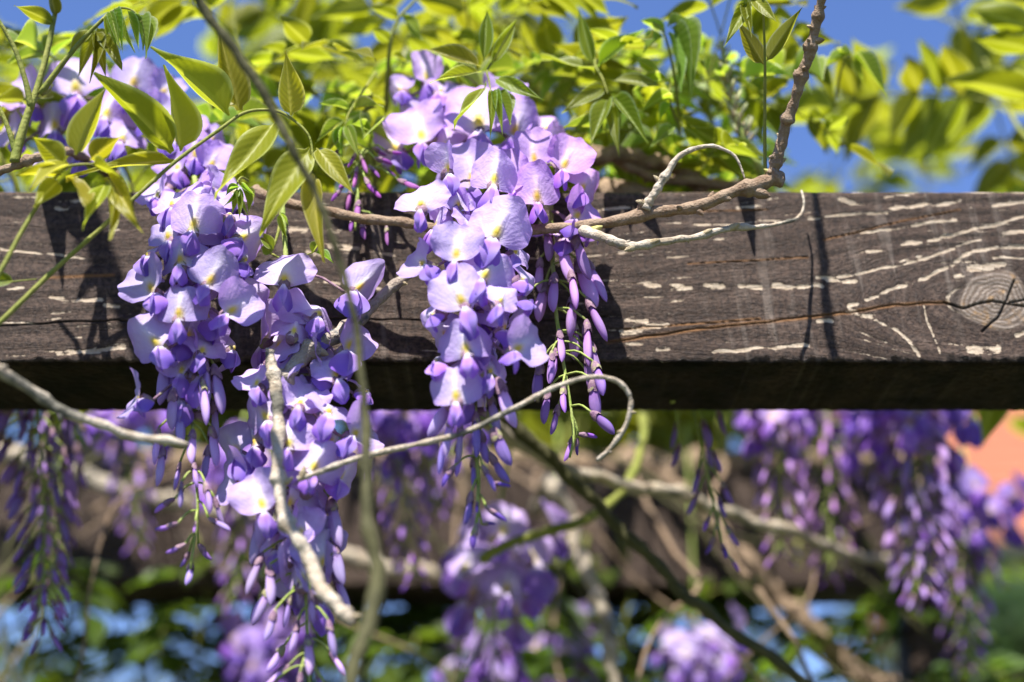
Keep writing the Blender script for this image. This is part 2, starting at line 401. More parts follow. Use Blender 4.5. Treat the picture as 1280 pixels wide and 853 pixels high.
YOUNG = [make_leaflet(4, 0.55, 0.12, True), make_leaflet(5, 0.8, 0.2, True), make_leaflet(6, 0.35, 0.1, True)]

def leaflet_obj(parent, base, tip, width, nrm, young=False, tint=None, org=None):
    v = tip - base; L = v.length
    m = basis(v, nrm, L, width, L, base - org)
    o = part('leaflet', random.choice(YOUNG if young else LEAFLETS), parent, m)
    g = random.uniform(0.85, 1.15)
    t = tint or (1, 1, 1); o.color = (t[0] * g * random.uniform(0.9, 1.12), t[1] * g, t[2] * g, 1)
    return o
UPN = Vector((0.0, 0.5, 0.87)); CAMN = Vector((0.0, -0.85, 0.1))
def hand_leaf(label, stempts, leaflets, d, mat=M_STEM, r0=0.0012, sides=7, rw=0.6, group=None, young=False, tint=None, extra_stems=(), name='wisteria_leaf'):
    """one shoot or leaf traced in the photo: stempts (px,py,d), leaflets (bx,by,tx,ty,width_px,mode[,dd])"""
    p = [P(x, y, dd) for x, y, dd in stempts]; org = p[0]
    t = thing(name, label, 'leaf' if name == 'wisteria_leaf' else 'shoot', org, group)
    sp = [Vector(q) - org for q in spline([tuple(q) for q in p], max(8, 6 * len(p)))]; n = len(sp)
    st = part('stem', tube('stem', sp, [r0 * (1 - rw * k / (n - 1)) for k in range(n)], mat, sides, 0.12), t)
    for e in extra_stems:
        q = [Vector(z) - org for z in spline([tuple(P(*z)) for z in e[1]], 14)]
        part('side_stem', tube('side_stem', q, [e[0] * (1 - 0.5 * k / 13) for k in range(14)], mat, sides, 0.1), t)
    for lf in leaflets:
        bx, by, tx, ty, wp, mode = lf[:6]; dd = lf[6] if len(lf) > 6 else random.uniform(-0.008, 0.008)
        db = lf[7] if len(lf) > 7 else d
        if mode == 'u': dd += 0.7 * psize(math.hypot(bx - tx, by - ty), db)
        B, T = P(bx, by, db), P(tx, ty, db + dd)
        rj = Vector((random.uniform(-.35, .35), random.uniform(-.2, .2), random.uniform(-.15, .15)))
        nr = {'u': UPN, 'c': CAMN, 's': Vector((0.7, -0.3, 0.5)), 'z': Vector((-0.6, -0.3, 0.6))}[mode] + rj
        leaflet_obj(t, B, T, psize(wp, db) * 1.0, nr, young, tint, org)
    return t

# ================================================================== THE SETTING
def soil_mat():
    t = NT('grass_ground'); ge = t.n('ShaderNodeNewGeometry'); n1 = t.noise(ge.outputs['Position'], 0.7, 6); n2 = t.noise(ge.outputs['Position'], 30, 4)
    c = t.mix(t.ramp(n1, [(0.4, 0.0), (0.62, 1.0)]), (0.05, 0.08, 0.02), (0.10, 0.085, 0.05)); c = t.mix(t.math('MULTIPLY', n2, 0.5), c, (0.04, 0.055, 0.015))
    t.l(c, t.b.inputs['Base Color']); t.b.inputs['Roughness'].default_value = 0.95; t.l(t.bump(n2, 0.7, 0.03), t.b.inputs['Normal']); return t.m
s = 1500.0
g_ = part('ground', mesh_of('ground', [(-s, -s, 0), (s, -s, 0), (s, s, 0), (-s, s, 0)], [(0, 1, 2, 3)], soil_mat(), False), None); tag(g_, kind='structure')

# ---- weathered timber
def beam_mat(front=True):
    t = NT('weathered_paint' if front else 'dark_timber'); ge = t.n('ShaderNodeNewGeometry'); p = ge.outputs['Position']
    if front:
        a_psi = t.n('ShaderNodeAttribute', attribute_name='psi').outputs['Fac']; a_gx = t.n('ShaderNodeAttribute', attribute_name='gx').outputs['Fac']
        chip = t.n('ShaderNodeAttribute', attribute_name='chip').outputs['Fac']; crack = t.n('ShaderNodeAttribute', attribute_name='crack').outputs['Fac']
        knot = t.n('ShaderNodeAttribute', attribute_name='knot').outputs['Fac']; rust = t.n('ShaderNodeAttribute', attribute_name='rust').outputs['Fac']
        under = t.n('ShaderNodeAttribute', attribute_name='under_shade').outputs['Fac']; ring = t.n('ShaderNodeAttribute', attribute_name='ring').outputs['Fac']
        cv = t.n('ShaderNodeCombineXYZ'); t.l(t.math('MULTIPLY', a_gx, 1.0), cv.inputs[0]); t.l(t.math('MULTIPLY', a_psi, 9.0), cv.inputs[2])
        gv = cv.outputs[0]
    else:
        mp = t.n('ShaderNodeMapping'); mp.inputs['Scale'].default_value = (1, 5, 9); t.l(p, mp.inputs[0]); gv = mp.outputs[0]
    g1 = t.noise(gv, 26, 6, 0.65); g2 = t.noise(gv, 110, 5, 0.7); fine = t.noise(p, 900, 3, 0.7); big = t.noise(p, 14, 3)
    flake = t.noise(p, 330, 4, 0.7, 0.6)
    c = t.mix(t.ramp(g1, [(0.40, 0.0), (0.60, 1.0)]), (0.044, 0.025, 0.016), (0.100, 0.064, 0.046))
    c = t.mix(t.ramp(g2, [(0.5, 0.0), (0.75, 0.6)]), c, (0.150, 0.112, 0.086))
    c = t.mix(t.ramp(t.noise(p, 420, 4, 0.75), [(0.44, 0.0), (0.58, 0.85)]), c, (0.022, 0.014, 0.011))
    mx = t.n('ShaderNodeSeparateXYZ'); t.l(p, mx.inputs[0])
    if front:
        # saw marks across the board
        sw = t.n('ShaderNodeCombineXYZ'); t.l(t.math('ADD', t.math('MULTIPLY', mx.outputs[0], 1.0), t.math('MULTIPLY', mx.outputs[2], 0.13)), sw.inputs[0]); t.l(t.math('MULTIPLY', mx.outputs[2], 0.10), sw.inputs[2])
        saw = t.noise(sw.outputs[0], 150, 2, 0.5)
        sawm = t.ramp(saw, [(0.54, 0.0), (0.66, 1.0)])
        sawr = t.ramp(t.noise(p, 9, 2), [(0.42, 0.0), (0.62, 1.0)])
        c = t.mix(t.math('MULTIPLY', t.math('MULTIPLY', sawm, sawr), 0.55), c, (0.20, 0.16, 0.13))
        # paint flaked off down to pale wood
        g3 = t.noise(gv, 170, 4, 0.6)
        f1 = t.math('ADD', t.math('MULTIPLY', chip, 0.52), t.math('ADD', t.math('MULTIPLY', g3, 0.60), t.math('ADD', t.math('MULTIPLY', g1, 0.30), t.math('MULTIPLY', flake, 0.66))))
        cm = t.ramp(t.math('MULTIPLY', f1, 0.7), [(0.70, 0.0), (0.745, 1.0)])
        wood = t.mix(t.ramp(g2, [(0.3, 0.0), (0.7, 1.0)]), (0.36, 0.26, 0.17), (0.60, 0.50, 0.38))
        c = t.mix(cm, c, wood)
        kw = t.mix(t.ramp(ring, [(0.3, 0.0), (0.7, 1.0)]), (0.15, 0.11, 0.08), (0.28, 0.225, 0.18))
        kw = t.mix(t.ramp(t.noise(p, 120, 3), [(0.55, 0.0), (0.68, 0.7)]), kw, (0.42, 0.24, 0.09))
        kn = t.math('MULTIPLY', knot, t.ramp(t.noise(p, 200, 4, 0.7), [(0.3, 0.45), (0.6, 1.0)]))
        c = t.mix(t.n('ShaderNodeAttribute', attribute_name='rim').outputs['Fac'], c, (0.028, 0.018, 0.012)); c = t.mix(kn, c, kw)
        c = t.mix(t.math('MULTIPLY', rust, 0.75), c, (0.26, 0.115, 0.03))
        c = t.mix(crack, c, (0.012, 0.009, 0.007))
        c = t.mix(t.math('MULTIPLY', under, t.ramp(t.noise(p, 40, 4), [(0.35, 1.0), (0.68, 0.45)])), c, (0.009, 0.008, 0.005))  # shade of the underside painted in as near-black colour
        h = t.math('ADD', t.math('MULTIPLY', cm, -0.7), t.math('ADD', t.math('MULTIPLY', g2, 0.8), t.math('ADD', t.math('MULTIPLY', fine, 0.5), t.math('MULTIPLY', t.math('MULTIPLY', sawm, sawr), 0.6))))
    else:
        c = t.mix(t.ramp(t.math('ADD', t.math('MULTIPLY', g1, 0.6), t.math('MULTIPLY', flake, 0.4)), [(0.60, 0.0), (0.66, 0.8)]), c, (0.45, 0.38, 0.30))
        h = t.math('ADD', t.math('MULTIPLY', g2, 0.8), t.math('MULTIPLY', fine, 0.5))
    t.l(c, t.b.inputs['Base Color']); t.b.inputs['Roughness'].default_value = 0.55; t.b.inputs['Specular IOR Level'].default_value = 0.22
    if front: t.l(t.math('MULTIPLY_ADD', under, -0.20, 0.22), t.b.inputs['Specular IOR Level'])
    t.l(t.bump(h, 1.0, 0.0016, t.bump(t.noise(p, 420, 4, 0.75), 0.7, 0.0012)), t.b.inputs['Normal']); return t.m
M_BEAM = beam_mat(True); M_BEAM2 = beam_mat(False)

ZB, ZT, TH = CAMH + 0.3489 * D0, CAMH + 0.4678 * D0, 0.080
def seg_dist(X, Z, poly):
    best = np.full(X.shape, 9.0)
    for (x0, z0), (x1, z1) in zip(poly[:-1], poly[1:]):
        dx, dz = x1 - x0, z1 - z0; l2 = dx * dx + dz * dz + 1e-12
        t = np.clip(((X - x0) * dx + (Z - z0) * dz) / l2, 0, 1)
        best = np.minimum(best, np.hypot(X - x0 - t * dx, Z - z0 - t * dz))
    return best
def pxz(pts, ox=0, oy=0, sc=1.0):
    out = []
    for x, y in pts:
        q = P(ox + x / sc, oy + y / sc, 0); out.append((q.x, q.z))
    return out
def build_front_beam():
    xs = np.concatenate([np.linspace(-1.55, -0.30, 40), np.linspace(-0.2995, 0.2995, 1180), np.linspace(0.30, 1.55, 40)])
    # cross-section: front (fine), rounded arrises, underside, back, top
    rc = 0.004; prof = []   # (y, z, isfront, isunder)
    for k in range(178): prof.append((0.0, ZT - rc - (ZT - ZB - 2 * rc) * k / 177, 1, 0))
    for k in range(1, 7):
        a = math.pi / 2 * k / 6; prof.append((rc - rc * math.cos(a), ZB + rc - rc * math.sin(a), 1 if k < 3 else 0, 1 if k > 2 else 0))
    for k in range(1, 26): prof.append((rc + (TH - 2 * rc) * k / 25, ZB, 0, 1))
    for k in range(0, 5): prof.append((TH, ZB + rc + (ZT - ZB - 2 * rc) * k / 4, 0, 0))
    for k in range(0, 5): prof.append((TH - rc - (TH - 2 * rc) * k / 4, ZT, 0, 0))
    for k in range(1, 6):
        a = math.pi / 2 * k / 6; prof.append((rc - rc * math.sin(a), ZT - rc + rc * math.cos(a), 1, 0))
    pr = np.array(prof); nj, ni = len(pr), len(xs)
    X, J = np.meshgrid(xs, np.arange(nj), indexing='ij')
    Y = D0 + pr[J, 0]; Z = pr[J, 1].copy(); F = pr[J, 2]; U = pr[J, 3]
    kx, kz = P(1245, 376, 0).x, P(1245, 376, 0).z
    dx, dz = X - kx, Z - kz
    re2 = (dx / 0.072) ** 2 + (dz / 0.030) ** 2 + 1e-6
    psi = dz * np.where(re2 > 1, 1 - 1 / re2 * 0.93, 0.07) + np.where(re2 < 1, np.sqrt(re2) * 0.02 - 0.02, 0)
    psi = psi + 0.0015 * np.sin(X * 21 + 1) + 0.0008 * np.sin(X * 55 + Z * 80)
    rk = np.hypot(dx / 1.12, dz); ang = np.arctan2(dz, dx)
    rkw = rk * (1 + 0.06 * np.sin(3 * ang + 1) + 0.04 * np.sin(5 * ang))
    rim = np.exp(-((rkw - 0.0180) / 0.0016) ** 2) * 0.75 * F * np.clip(0.6 + 0.6 * np.sin(2 * ang + 1), 0.1, 1)
    knot = np.clip((0.0165 - rkw) / 0.0012, 0, 1) * F
    ring = 0.5 + 0.5 * np.sin(rkw * 2 * np.pi / 0.0023 + 1.6 * np.sin(2 * ang + rk * 400) + 0.8 * np.sin(7 * ang))
    z1, z2, z3, z4 = (1000, 230, 2.843), (740, 220, 2.37), (0, 220, 2.844), (300, 180, 3.55)
    S = []   # flaked streaks: (points, zoom origin, width px)
    for pts, w_ in [([(320, 90), (420, 75), (570, 62)], 3.2), ([(690, 75), (796, 62)], 3), ([(30, 125), (200, 105), (310, 100)], 2), ([(215, 175), (330, 158), (480, 135), (550, 125)], 2.4),
                    ([(360, 215), (440, 208), (560, 178), (660, 150), (796, 115)], 3), ([(240, 240), (300, 238)], 2.6), ([(725, 178), (796, 170)], 3.6), ([(60, 335), (200, 318), (380, 285), (520, 240), (640, 200)], 2.2),
                    ([(540, 285), (600, 250), (700, 228), (796, 222)], 3.2), ([(560, 325), (600, 305), (720, 285)], 6), ([(235, 410), (330, 375), (450, 335), (520, 295)], 2.8), ([(170, 450), (220, 470), (270, 470)], 4.5),
                    ([(270, 485), (340, 520), (390, 565), (425, 610)], 2.6), ([(440, 430), (450, 480), (480, 550), (497, 600)], 1.6), ([(600, 590), (700, 590)], 6), ([(170, 435), (215, 428)], 3), ([(100, 340), (200, 345)], 3.5),
                    ([(770, 540), (796, 530)], 3), ([(690, 265), (796, 260)], 2), ([(500, 130), (550, 125)], 3.5), ([(370, 212), (460, 205)], 3.6), ([(300, 50), (420, 30)], 1.6)]: S.append((pxz(pts, *z1), w_))
    for pts, w_ in [([(160, 325), (200, 325)], 4), ([(235, 328), (290, 328)], 5), ([(340, 328), (390, 325)], 4.5), ([(440, 325), (500, 330)], 3.5), ([(540, 325), (680, 325)], 4), ([(90, 460), (220, 440)], 5), ([(100, 425), (160, 430)], 4),
                    ([(360, 525), (480, 510), (640, 505)], 2.8), ([(670, 430), (710, 430)], 3), ([(300, 145), (460, 140), (560, 130)], 1.8), ([(735, 75), (775, 80)], 4), ([(195, 512), (225, 512)], 3), ([(430, 95), (500, 90)], 2.2), ([(0, 100), (110, 95)], 3),
                    ([(600, 40), (1280, 46)], 1.5)]: S.append((pxz(pts, *z2), w_))
    for pts, w_ in [([(0, 262), (60, 265), (180, 275), (300, 295)], 2.0), ([(180, 430), (250, 440), (360, 445)], 3.6), ([(370, 465), (420, 470)], 3), ([(210, 630), (330, 622), (440, 605)], 4.2), ([(20, 405), (80, 400)], 2.4), ([(200, 112), (240, 112)], 3),
                    ([(0, 520), (150, 526)], 1.2)]: S.append((pxz(pts, *z3), w_))
    for pts, w_ in [([(190, 370), (290, 380)], 4), ([(400, 455), (520, 460)], 5), ([(400, 380), (440, 385)], 4), ([(560, 620), (620, 640)], 4), ([(300, 480), (380, 500)], 4), ([(380, 610), (440, 620)], 3), ([(560, 340), (640, 345)], 3), ([(620, 480), (680, 490)], 3)]: S.append((pxz(pts, *z4), w_))
    chip = np.zeros_like(X)
    inn = (np.abs(X) < 0.32) & (F > 0)
    Xi, Zi = X[inn], Z[inn]; acc = np.zeros_like(Xi)
    wob = 0.0013 * np.array([mnoise.noise(Vector((x_ * 75, z_ * 60, 1.0))) for x_, z_ in zip(Xi, Zi)])
    for poly, w_ in S: acc = np.maximum(acc, np.exp(-(seg_dist(Xi, Zi + wob, poly) / (w_ * 0.00040)) ** 2))
    nzx = np.array([mnoise.noise(Vector((x_ * 150, z_ * 420, 3.0))) for x_, z_ in zip(Xi, Zi)])
    nzb = np.array([mnoise.noise(Vector((x_ * 42, z_ * 330, 9.0))) for x_, z_ in zip(Xi, psi[inn] * 2.2)])
    nzc = np.array([mnoise.noise(Vector((x_ * 11, z_ * 26, 5.0))) for x_, z_ in zip(Xi, Zi)])
    acc = acc * np.clip(0.86 + 0.85 * nzx + 0.35 * nzb, 0, 1.25)
    acc = np.maximum(acc, np.clip((nzb - 0.30 + 0.35 * nzc) * 2.6, 0, 0.8) * (0.6 + 0.6 * nzx))
    chip[inn] = np.clip(acc, 0, 1.2)
    out = F * (np.abs(X) >= 0.3)
    crk = np.zeros_like(X); rust = np.zeros_like(X)
    C = [(pxz([(760, 428), (900, 408), (1000, 398), (1060, 391), (1120, 381), (1185, 378)]), 1.0, 0), (pxz([(1180, 377), (1205, 385), (1240, 378), (1262, 382), (1300, 386)]), 1.5, 1), (pxz([(1268, 352), (1258, 378), (1248, 398), (1240, 404), (1228, 416)]), 1.5, 1),
         (pxz([(-40, 408), (60, 404), (160, 401)]), 1.0, 1), (pxz([(150, 402), (420, 398), (640, 402), (760, 396)]), 0.9, 1), (pxz([(780, 412), (950, 398)]), 0.6, 0), (pxz([(1262, 380), (1300, 372)]), 1.2, 1), (pxz([(1030, 300), (1130, 276), (1200, 262)]), .5, 0), (pxz([(860, 330), (1010, 322)]), .45, 0), (pxz([(780, 268), (960, 262)]), .4, 0)]
    a1 = np.zeros_like(Xi); a2 = np.zeros_like(Xi)
    for poly, w_, dark in C:
        e = np.exp(-(seg_dist(Xi, Zi + 0.0005 * np.sin(Xi * 70 + 1.3 * np.sin(Xi * 190)), poly) / (w_ * 0.00034)) ** 2); a1 = np.maximum(a1, e * (0.95 if dark else 0.6)); a2 = np.maximum(a2, 0 * e if dark else np.exp(-(seg_dist(Xi, Zi, poly) / (w_ * 0.0009)) ** 2))
    e = np.exp(-(seg_dist(Xi, Zi, pxz([(60, 347), (142, 344)])) / 0.0007) ** 2); a2 = np.maximum(a2, e)
    crk[inn] = np.clip(a1 * 1.1, 0, 1); rust[inn] = a2
    # real relief: cracks sunk, flaked paint lower, knot slightly domed, saw ripple, rough underside
    dep = 0.0016 * crk + 0.00035 * chip - 0.0008 * knot * (1 - (rk / 0.017) ** 2)
    dep = dep + F * (0.00025 * np.sin(psi * 2 * np.pi / 0.009) + 0.00018 * np.sin(X * 380 + 9 * np.sin(X * 37) + Z * 50))
    Y = Y + dep
    rough = np.array([mnoise.fractal(Vector((x_ * 40, y_ * 90, z_ * 60)), 1.0, 2.0, 4) for x_, y_, z_ in zip(X[U > 0][::1], Y[U > 0], Z[U > 0])]) if False else None
    ur = 0.3 * np.sin(X * 300 + 7 * np.sin(Y * 120)) * np.sin(Y * 410 + 5 * np.sin(X * 70)) + 0.2 * np.sin(X * 760 + 6 * np.sin(Y * 220 + X * 31))
    Z = Z + U * 0.0007 * ur
    ej = np.exp(-((Z - ZB) / 0.003) ** 2) * F; Z = Z + ej * 0.0016 * (np.sin(X * 140) * np.sin(X * 333 + 1) + 0.5 * np.sin(X * 900))
    V = np.stack([X.ravel(), Y.ravel(), Z.ravel()], 1)
    i0 = np.arange(ni - 1)[:, None]; j0 = np.arange(nj)[None, :]; j1 = (j0 + 1) % nj
    q = np.stack([(i0 * nj + j0), (i0 * nj + j1), ((i0 + 1) * nj + j1), ((i0 + 1) * nj + j0)], -1).reshape(-1, 4)
    me = bpy.data.meshes.new('timber'); me.vertices.add(len(V)); me.vertices.foreach_set('co', V.ravel())
    ends = [np.arange(nj)[::-1], np.arange((ni - 1) * nj, ni * nj)]
    loops = np.concatenate([q.ravel()] + ends); st = np.concatenate([np.arange(len(q)) * 4, [len(q) * 4, len(q) * 4 + nj]])
    me.loops.add(len(loops)); me.loops.foreach_set('vertex_index', loops.astype(np.int32))
    me.polygons.add(len(st)); me.polygons.foreach_set('loop_start', st.astype(np.int32))
    me.update(calc_edges=True); me.validate(); me.materials.append(M_BEAM)
    me.shade_smooth()
    for nm, arr in (('psi', psi), ('gx', X), ('chip', chip), ('crack', crk), ('knot', knot), ('rust', rust), ('under_shade', U + 0.0), ('ring', ring), ('rim', rim)):
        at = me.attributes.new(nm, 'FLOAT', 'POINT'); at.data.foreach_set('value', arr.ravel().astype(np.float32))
    return me
bt = thing('pergola_beam', 'weathered brown timber beam with flaking paint and a grey knot, behind the hanging flowers', 'beam', (0, D0, ZB))
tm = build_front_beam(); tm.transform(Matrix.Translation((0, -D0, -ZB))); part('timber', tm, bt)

def boxmesh(name, x0, x1, y0, y1, z0, z1, mat, bev=0.003, seg=1):
    import bmesh
    bm = bmesh.new(); bmesh.ops.create_cube(bm, size=1)
    for v in bm.verts: v.co = Vector(((x0 + x1) / 2 + v.co.x * (x1 - x0), (y0 + y1) / 2 + v.co.y * (y1 - y0), (z0 + z1) / 2 + v.co.z * (z1 - z0)))
    if bev: bmesh.ops.bevel(bm, geom=list(bm.edges), offset=bev, segments=2, affect='EDGES')
    me = bpy.data.meshes.new(name); bm.to_mesh(me); bm.free(); me.materials.append(mat); return me
def simple_thing(name, me, label, cat, loc, group=None):
    o = bpy.data.objects.new(name, me); link(o); o.location = loc; return tag(o, label, cat, group)
D2 = 1.335
simple_thing('pergola_beam', boxmesh('rear_beam', -1.55, .372, 0, TH, 0, ZT - ZB, M_BEAM2), 'dark brown rear beam in shade under the canopy, behind the front beam', 'beam', (0, D2, ZB))
simple_thing('pergola_post', boxmesh('post', -0.024, 0.024, -0.024, 0.024, 0, ZB - 0.001, M_BEAM2), 'slender brown post under the free end of the rear beam', 'post', (.34, D2 + .05, 0))
for x in (-1.38, 1.38):
    simple_thing('pergola_rail', boxmesh('rail', -0.045, 0.045, -0.15, 0.85, 0, 0.10, M_BEAM2), 'brown timber side rail under the end of the front beam', 'beam', (x, D0, ZB - 0.0995), 'side rails of the pergola')
    for y in (D0 + 0.06, D2 + 0.06):
        simple_thing('pergola_post', boxmesh('post', -0.05, 0.05, -0.05, 0.05, 0, ZB - 0.0985, M_BEAM2), 'square brown timber post under a side rail', 'post', (x, y, 0), 'posts of the pergola')

# ---- house and trees behind
def roof_mat():
    t = NT('clay_tiles'); ge = t.n('ShaderNodeNewGeometry'); oi = t.n('ShaderNodeObjectInfo'); n1 = t.noise(ge.outputs['Position'], 3, 5)
    c = t.mix(n1, (0.24, 0.070, 0.032), (0.36, 0.125, 0.06)); t.l(c, t.b.inputs['Base Color']); t.b.inputs['Roughness'].default_value = 0.85; return t.m
def plain(name, c, rough=0.8, sc=4):
    t = NT(name); ge = t.n('ShaderNodeNewGeometry'); n1 = t.noise(ge.outputs['Position'], sc, 5)
    t.l(t.mix(n1, mul(c, 0.75), mul(c, 1.2)), t.b.inputs['Base Color']); t.b.inputs['Roughness'].default_value = rough; return t.m
M_ROOF, M_WALL, M_GUT, M_GLASS = roof_mat(), plain('render_wall', (0.62, 0.58, 0.50)), plain('gutter', (0.06, 0.05, 0.05)), plain('window_glass', (0.05, 0.07, 0.09), 0.1)
def house(x, y, wx, wy, h, rh, label):
    t = thing('house', label, 'house', (x, y, 0))
    part('wall', boxmesh('wall', 0, wx, 0, wy, 0, h, M_WALL, 0.02), t)
    # two roof slopes facing the camera, a darker gutter line between them
    rf = part('roof', mesh_of('roof', [(-.4, -.5, h - .2), (wx + .4, -.5, h - .2), (wx + .4, wy / 2, h + rh), (-.4, wy / 2, h + rh), (-.4, wy + .5, h - .2), (wx + .4, wy + .5, h - .2)], [(0, 1, 2, 3), (3, 2, 5, 4), (0, 3, 4), (1, 5, 2)], M_ROOF, False), t)
    rows = 14; L = math.hypot(wy / 2 + .5, rh + .2); me = boxmesh('tile_row', 0, wx + .8, 0, L / rows * 1.15, 0, 0.07, M_ROOF, 0.02)
    sl_ = math.atan2(rh + .2, wy / 2 + .5)
    for k in range(rows):
        f = k / rows; m = Matrix.Translation((-.4, -.5 + f * (wy / 2 + .5), h - .2 + f * (rh + .2) + 0.02)) @ Matrix.Rotation(sl_ - 0.05, 4, 'X'); part('tile_row', me, rf, m)
    part('gutter', tube('gutter', [Vector((-.45, -.58, h - .22)), Vector((wx + .45, -.58, h - .22))], [.11, .11], M_GUT, 8), rf)
    part('chimney', boxmesh('chimney', wx * .6, wx * .6 + .7, wy / 2 - .3, wy / 2 + .4, h + rh - .6, h + rh + 1.0, M_ROOF, 0.02), rf)
    for wxk in (0.15, 0.42, 0.7):
        for wz in (0.9, 3.4):
            if wz + 1.4 < h:
                wi = part('window', boxmesh('window', wx * wxk, wx * wxk + 1.1, -0.06, 0.0, wz, wz + 1.3, M_WALL, 0.01), t); part('pane', boxmesh('pane', wx * wxk + .1, wx * wxk + 1.0, -0.075, -0.062, wz + .1, wz + 1.2, M_GLASS, 0), wi)
    return t
house(5.75, 19.0, 9.0, 7.0, 6.25, 3.1, 'house with an orange tiled roof beyond the pergola')

M_TREELEAF = thin_mat('tree_leaf', 0.35, (1.3, 1.3, 0.4, 1), 0.5, 0.3); M_TRUNK = bark_mat('tree_bark', (0.07, 0.05, 0.035), (0.15, 0.115, 0.085), 12)
def tree(x, y, hgt, rx, label, seed, col, n=2600, leaf=0.16):
    rnd = random.Random(seed); t = thing('tree', label, 'tree', (x, y, 0), 'trees beyond the pergola')
    v, f = tube_arrays([Vector((0, 0, 0)), Vector((.1, 0, hgt * .3)), Vector((-.05, .1, hgt * .55)), Vector((0, 0, hgt * .9))], [hgt * .035, hgt * .028, hgt * .018, .02], 8)
    tips = []
    for k in range(9):
        a = k * 2.4; z = hgt * (0.3 + 0.06 * k); e = Vector((math.cos(a) * rx * .75, math.sin(a) * rx * .75, z + hgt * .2)); tips.append(e)
        v2, f2 = tube_arrays([Vector((0, 0, z)), e * 0.5 + Vector((0, 0, z * .5 + .1)), e], [hgt * .014, hgt * .009, .012], 6); o = len(v); v += v2; f += [tuple(i + o for i in q) for q in f2]
    part('trunk', mesh_of('trunk', v, f, M_TRUNK), t)
    V, Fq, Cc = [], [], []
    cl = [Vector((rnd.gauss(0, .5) * rx, rnd.gauss(0, .5) * rx, hgt * rnd.uniform(.32, .95))) for _ in range(34)] + tips
    for k in range(n):
        c = rnd.choice(cl); p = c + Vector((rnd.gauss(0, 1), rnd.gauss(0, 1), rnd.gauss(0, .8))) * rx * .17
        a = Vector((rnd.gauss(0, 1), rnd.gauss(0, 1), rnd.gauss(0, 1))).normalized() * leaf * rnd.uniform(.6, 1.2); b = a.orthogonal().normalized() * leaf * .45
        o = len(V); V += [p - a, p + b, p + a, p - b]; Fq.append((o, o + 1, o + 2, o + 3)); g = rnd.uniform(.6, 1.3); Cc += [[col[0] * g, col[1] * g, col[2] * g]] * 4
    me = mesh_of('crown', V, Fq, M_TREELEAF, False); setcol(me, Cc); part('crown', me, t)
for i, (x, y, h, rx, lab, col) in enumerate([
    (3.6, 11.5, 4.1, 1.3, 'dark green garden tree in front of the house', (.05, .09, .02)), (5.3, 12.5, 4.5, 1.4, 'broad dark green tree hiding the house wall', (.045, .08, .025)),
    (-3.4, 15, 3.9, 1.8, 'low olive green tree far beyond the pergola', (.07, .085, .02)), (0.4, 14, 3.7, 1.6, 'round olive tree between the other garden trees', (.08, .09, .02)),
    (2.1, 13, 4.0, 1.3, 'dull green tree beside the round olive tree', (.06, .08, .03)), (-0.9, 17, 4.1, 1.6, 'small far tree with dark foliage', (.04, .07, .02)), (-5.6, 16, 4.4, 1.8, 'dark leafy tree at the end of the garden row', (.04, .065, .02))]):
    tree(x, y, h, rx, lab, 40 + i, col)

# ================================================================== VINES
def make_scale_bud():
    v, f = tube_arrays([Vector((0, 0, z)) for z in (-.2, 0, .35, .7, .92, 1)], [.22, .3, .34, .24, .1, .02], 8, 0.2); me = mesh_of('scale_bud', v, f, M_BUDSC); return me
SBUD = make_scale_bud(); GBUD = SBUD.copy(); GBUD.materials.clear(); GBUD.materials.append(M_GRBUD)
SCAR = {}
for _m in (M_TWIG, M_PALE, M_LICHEN, M_GNARL, M_OLIVE, M_STEM):
    q_ = SBUD.copy(); q_.name = 'leaf_scar'; q_.materials.clear(); q_.materials.append(_m); SCAR[_m.name] = q_
def vine(label, pts, r, mat, name='vine_branch', bump=0.25, sides=10, taper=0.0, nodes=(), group=None, n=None, rad=None, cat='branch'):
    p = [P(*q) if not isinstance(q, Vector) else q for q in pts]; org = p[0]
    t = thing(name, label, cat, org, group)
    n = n or 14 * len(p); sp = [Vector(q) - org for q in spline([tuple(q) for q in p], n)]
    if name != 'vine_tendril':
        for k in range(1, n - 1): sp[k] = sp[k] + mnoise.noise_vector((sp[k] + org) * 46) * r * 0.75 + mnoise.noise_vector((sp[k] + org) * 130) * r * 0.22
    rr = []
    for k in range(n):
        f = k / (n - 1); q = r * (1 - taper * f)
        if rad: q = float(np.interp(f, np.linspace(0, 1, len(rad)), rad))
        q *= 1 + 0.07 * math.sin(k * 0.9 + r * 9999) + 0.05 * math.sin(k * 0.37)
        for nf in nodes: q *= 1 + 0.45 * math.exp(-((f - nf) * n / 2.2) ** 2)
        rr.append(q * (1.0 if k < n - 2 else (.8 if k == n - 2 else .35)))
    part('bark', tube('bark', sp, rr, mat, sides, bump, len(sp)), t)
    rn = random.Random(int(r * 1e6) + n)
    tot = sum((sp[k + 1] - sp[k]).length for k in range(n - 1))
    for k in range(int(min(14, tot / .028))):
        if r > .006: break
        i = rn.randrange(2, n - 2); z = Vector((rn.gauss(0, 1), rn.gauss(0, .6) - .3, rn.gauss(0, 1))).normalized(); z = (z + (sp[i + 1] - sp[i]).normalized() * .8).normalized(); x = z.orthogonal().normalized(); y = z.cross(x)
        sz = rr[i] * rn.uniform(.9, 1.8); m = Matrix((x * sz, y * sz, z * sz)).transposed().to_4x4(); m.translation = sp[i] + z * rr[i] * .55; part('leaf_scar', SCAR[mat.name], t, m)
    return t, sp
def node_buds(t, sp, items):
    """items: (fraction, sideways px direction x, y(up), size m, green)"""
    for f, dx, dy, sz, gr in items:
        p = sp[int(f * (len(sp) - 1))]; z = Vector((dx, -0.25, dy)).normalized(); x = z.orthogonal().normalized(); y = z.cross(x)
        m = Matrix((x * sz * .8, y * sz * .8, z * sz)).transposed().to_4x4(); m.translation = p
        part('leaf_bud', GBUD if gr else SBUD, t, m)

